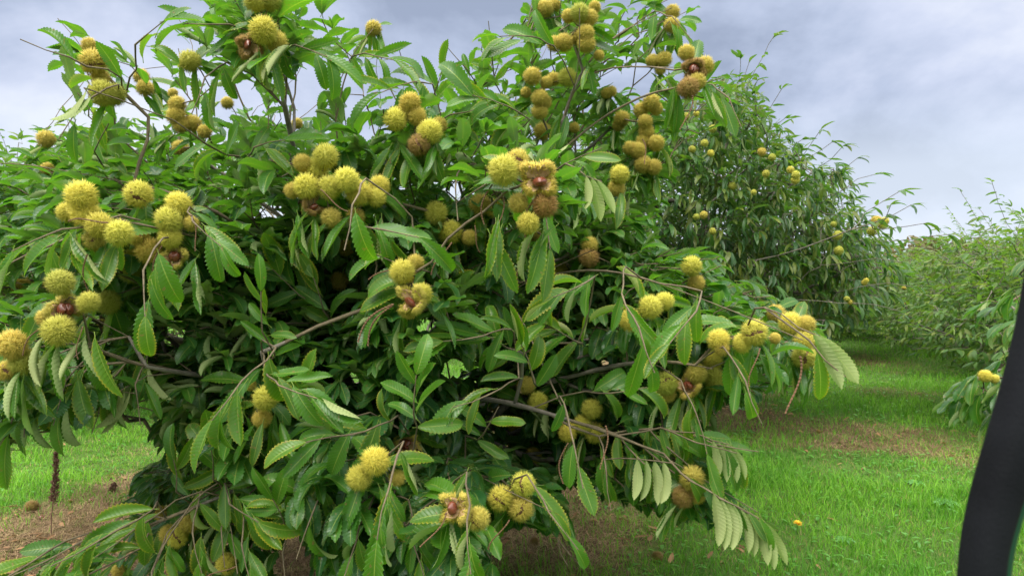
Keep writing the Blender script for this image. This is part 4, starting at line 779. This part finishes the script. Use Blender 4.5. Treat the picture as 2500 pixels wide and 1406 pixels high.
# ------------------------------------------------------------------ small things on the ground
def fallen(name, px, py, fn):
    P = ground_at(px, py); P[2] = gh(P[0], P[1]); return fn(P)
for (px, py, d_, lab) in [(78, 1248, 38, 'fallen brown bur on the straw at the lower left, beside the dry stalk'), (1605, 1372, 34, 'fallen brown bur in the grass beneath the lowest hanging leaves'), (1305, 1335, 26, 'small brown bur on the straw under the middle of the tree'), (1998, 1057, 12, 'reddish fallen leaf, shaped as a small bur, lying out on the grass lane')]:  # the last one stands for a reddish leaf, drawn with the bur mesh
    P = ground_at(px, py); dd = proj(P[None])[2][0]; r = d_*dd/F/2; P[2] = gh(P[0], P[1])+r*.6
    o = place_bur(None, P, r, 'B', 'closed', name='fallen_bur'); o.color = (.26, .12, .06, 1); tag(o, lab, 'chestnut bur', 'burs fallen to the ground')
for (px, py, lab) in [(173, 1225, 'dark fallen chestnut on the straw, left one of the upper pair'), (222, 1224, 'pale fallen chestnut on the straw, right of the darker one'), (101, 1267, 'fallen chestnut just below the brown bur at lower left')]:
    P = ground_at(px, py); P[2] = gh(P[0], P[1])+.014; o = link('fallen_chestnut', NUT, None, P); o.scale = (.042,)*3; o.rotation_euler = (1.4, .3, R_.uniform(0, 6)); tag(o, lab, 'chestnut', 'chestnuts fallen to the ground')
# dry dock stalk
M_DOCK = simple('dock_stalk', (.16, .09, .058), .9, .5, 60)
def dock(px, py, h, lean, label, seed):
    g = np.random.default_rng(seed); P = ground_at(px, py); P[2] = gh(P[0], P[1]); rt = thing('dry_stalk', label, 'dead weed', tuple(P))
    s = Skel(np.zeros(3)); s.chain([(lean*.2, 0, h*.3), (lean*.75, .01, h*.65), (lean, 0, h)], 0, .02, .001); s.tipw[-1] = 1; s.finish(.0040, .3); s.rad[:] = np.linspace(.0042, .0018, len(s.p)); link('stem', s.meshes('stem', M_DOCK, M_DOCK, 6), rt)
    n = 650; f = g.uniform(.42, 1.0, n); base = s.arr[(f*(len(s.p)-1)).astype(int)]; off = g.normal(size=(n, 3))*np.stack([.0085*(1.25-f), .0085*(1.25-f), .006+0*f], 1); PP = base+off; DD = unit(off+np.array([0, 0, .01])); 
    me = leaves_mesh('seed_head', PP, DD, unit(g.normal(size=(n, 3))), .009, .006, .5, .3, 0.0, .5, M_DOCK, hi=False); link('seed_head', me, rt); return rt
dock(125, 1308, .50, .035, 'tall dark dry weed stalk standing on the straw at lower left', 1)
dock(276, 1200, .06, .0, 'short dark stub of a dry weed in the straw at left', 2)
# dandelion
P = ground_at(1946, 1305); P[2] = gh(P[0], P[1]); dn = thing('dandelion', 'single yellow dandelion flower in the green grass at lower right', 'flower', tuple(P))
s = Skel(np.zeros(3)); s.chain([(0, 0, .03), (.003, 0, .062)], 0, .02, 0); s.tipw[-1] = 1; s.finish(.0016, .3); link('stem', s.meshes('stem', M_GRASS, M_GRASS, 6), dn)
M_DAND = simple('dandelion_petal', (.80, .50, .02), .6, .15, 60); n = 90; a = R_.uniform(0, 2*PI, n); el = R_.uniform(.05, 1.1, n)
link('flower_head', leaves_mesh('flower_head', np.tile([.003, 0, .062], (n, 1)), np.stack([np.cos(a)*np.cos(el), np.sin(a)*np.cos(el), np.sin(el)], 1), np.tile([0, 0, 1.], (n, 1)), .014, .004, .3, .1, 0.0, .5, M_DAND, hi=False), dn)
# broad leaved rosettes
M_WEED = leaf_material('weed_leaf', (.06, .17, .05), (.12, .28, .09), (.16, .26, .12), veins=False)
for (px, py, r, lab) in [(2310, 1235, .10, 'broad pale green weed rosette in the grass close to the black post'), (2235, 1185, .07, 'small weed rosette in the grass, up and left of the larger one'), (2060, 1325, .06, 'small weed rosette in the grass right of the dandelion')]:
    P = ground_at(px, py); P[2] = gh(P[0], P[1])+.02; n = 9; a = np.arange(n)*2*PI/n+R_.uniform(0, .3, n)
    tag(link('weed_rosette', leaves_mesh('weed_rosette', np.zeros((n, 3)), np.stack([np.cos(a), np.sin(a), .45+0*a], 1), np.tile([0, 0, 1.], (n, 1)), r*R_.uniform(.7, 1.1, n), r*.42, .9, .2, 0.0, R_.random(n), M_WEED, hi=False), None, P), lab, 'weed', 'weed rosettes in the lane')
# ------------------------------------------------------------------ black padded post of the vehicle the photo was taken from
M_PAD, t, out = newmat('black_padding'); K = t.links.new; tcn = N(t, 'ShaderNodeTexCoord'); n_ = N(t, 'ShaderNodeTexNoise', i_Scale=350.0, i_Detail=3.0); n2_ = N(t, 'ShaderNodeTexNoise', i_Scale=9.0, i_Detail=3.0)
K(tcn.outputs['Object'], n_.inputs[0]); K(tcn.outputs['Object'], n2_.inputs[0]); p = N(t, 'ShaderNodeBsdfPrincipled'); K(ramp(t, [(.35, (.003, .0035, .005)), (.65, (.009, .010, .013))], n2_.outputs[0]).outputs[0], p.inputs['Base Color']); p.inputs['Roughness'].default_value = .8; p.inputs['Specular IOR Level'].default_value = .12
bm = N(t, 'ShaderNodeBump', i_Strength=.5, i_Distance=.001); K(n_.outputs[0], bm.inputs['Height']); K(bm.outputs[0], p.inputs['Normal']); K(p.outputs[0], out.inputs[0])
M_GRN = simple('green_paint', (.006, .040, .022), .35, .2, 10)
def sweep(name, pts, wx, wy, mat, sides=24, power=.75):
    P = np.array(pts); tt = np.linspace(0, len(P)-1, len(P)*8); Q = np.stack([np.interp(tt, np.arange(len(P)), P[:, k]) for k in range(3)], 1)
    for _ in range(14): Q[1:-1] = (Q[:-2]+2*Q[1:-1]+Q[2:])/4
    an = np.arange(sides)*2*PI/sides; ca, sa = np.cos(an), np.sin(an); cs = np.sign(ca)*np.abs(ca)**power; ss = np.sign(sa)*np.abs(sa)**power; T = unit(np.gradient(Q, axis=0)); V = []
    W_ = np.interp(tt, np.arange(len(P)), np.asarray(wx)*np.ones(len(P)))
    for k in range(len(Q)):
        u = unit(np.cross(T[k], [0, 1, 0])); v = np.cross(T[k], u); V.append(Q[k]+cs[:, None]*u*W_[k]+ss[:, None]*v*wy)
    j = np.arange(sides); Fq = [np.stack([k*sides+j, k*sides+(j+1) % sides, (k+1)*sides+(j+1) % sides, (k+1)*sides+j], 1) for k in range(len(Q)-1)]
    V.append(Q[:1]); V.append(Q[-1:]); nvv = len(Q)*sides; f3 = [np.stack([j*0+nvv, (j+1) % sides, j], 1), np.stack([j*0+nvv+1, (len(Q)-1)*sides+j, (len(Q)-1)*sides+(j+1) % sides], 1)]
    return npmesh(name, np.concatenate(V), Fq+f3, [mat])
dP = .52
post = thing('vehicle_post', 'black padded vehicle post curving up the right edge, out of focus and very close', 'vehicle post', tuple(at(2420, 1700, dP)))
pl = np.array(post.location)
pts = [at(x, y, dP)-pl for x, y in [(2410, 2900), (2394, 1900), (2389, 1500), (2400, 1330), (2440, 1180), (2500, 1000), (2540, 860), (2572, 700), (2600, 480), (2680, 150), (2780, -250)]]
wds = np.array([42, 42, 42, 43, 50, 56, 58, 58, 60, 64, 64])/F*dP
link('padding', sweep('padding', pts, wds, .016, M_PAD), post)
pts = [at(x, y, dP+.012)-pl for x, y in [(2460, 2900), (2442, 1900), (2434, 1500), (2450, 1330), (2500, 1180), (2566, 1000), (2610, 860), (2650, 700), (2690, 480)]]
link('green_trim', sweep('green_trim', pts, 24/F*dP, .004, M_GRN), post)
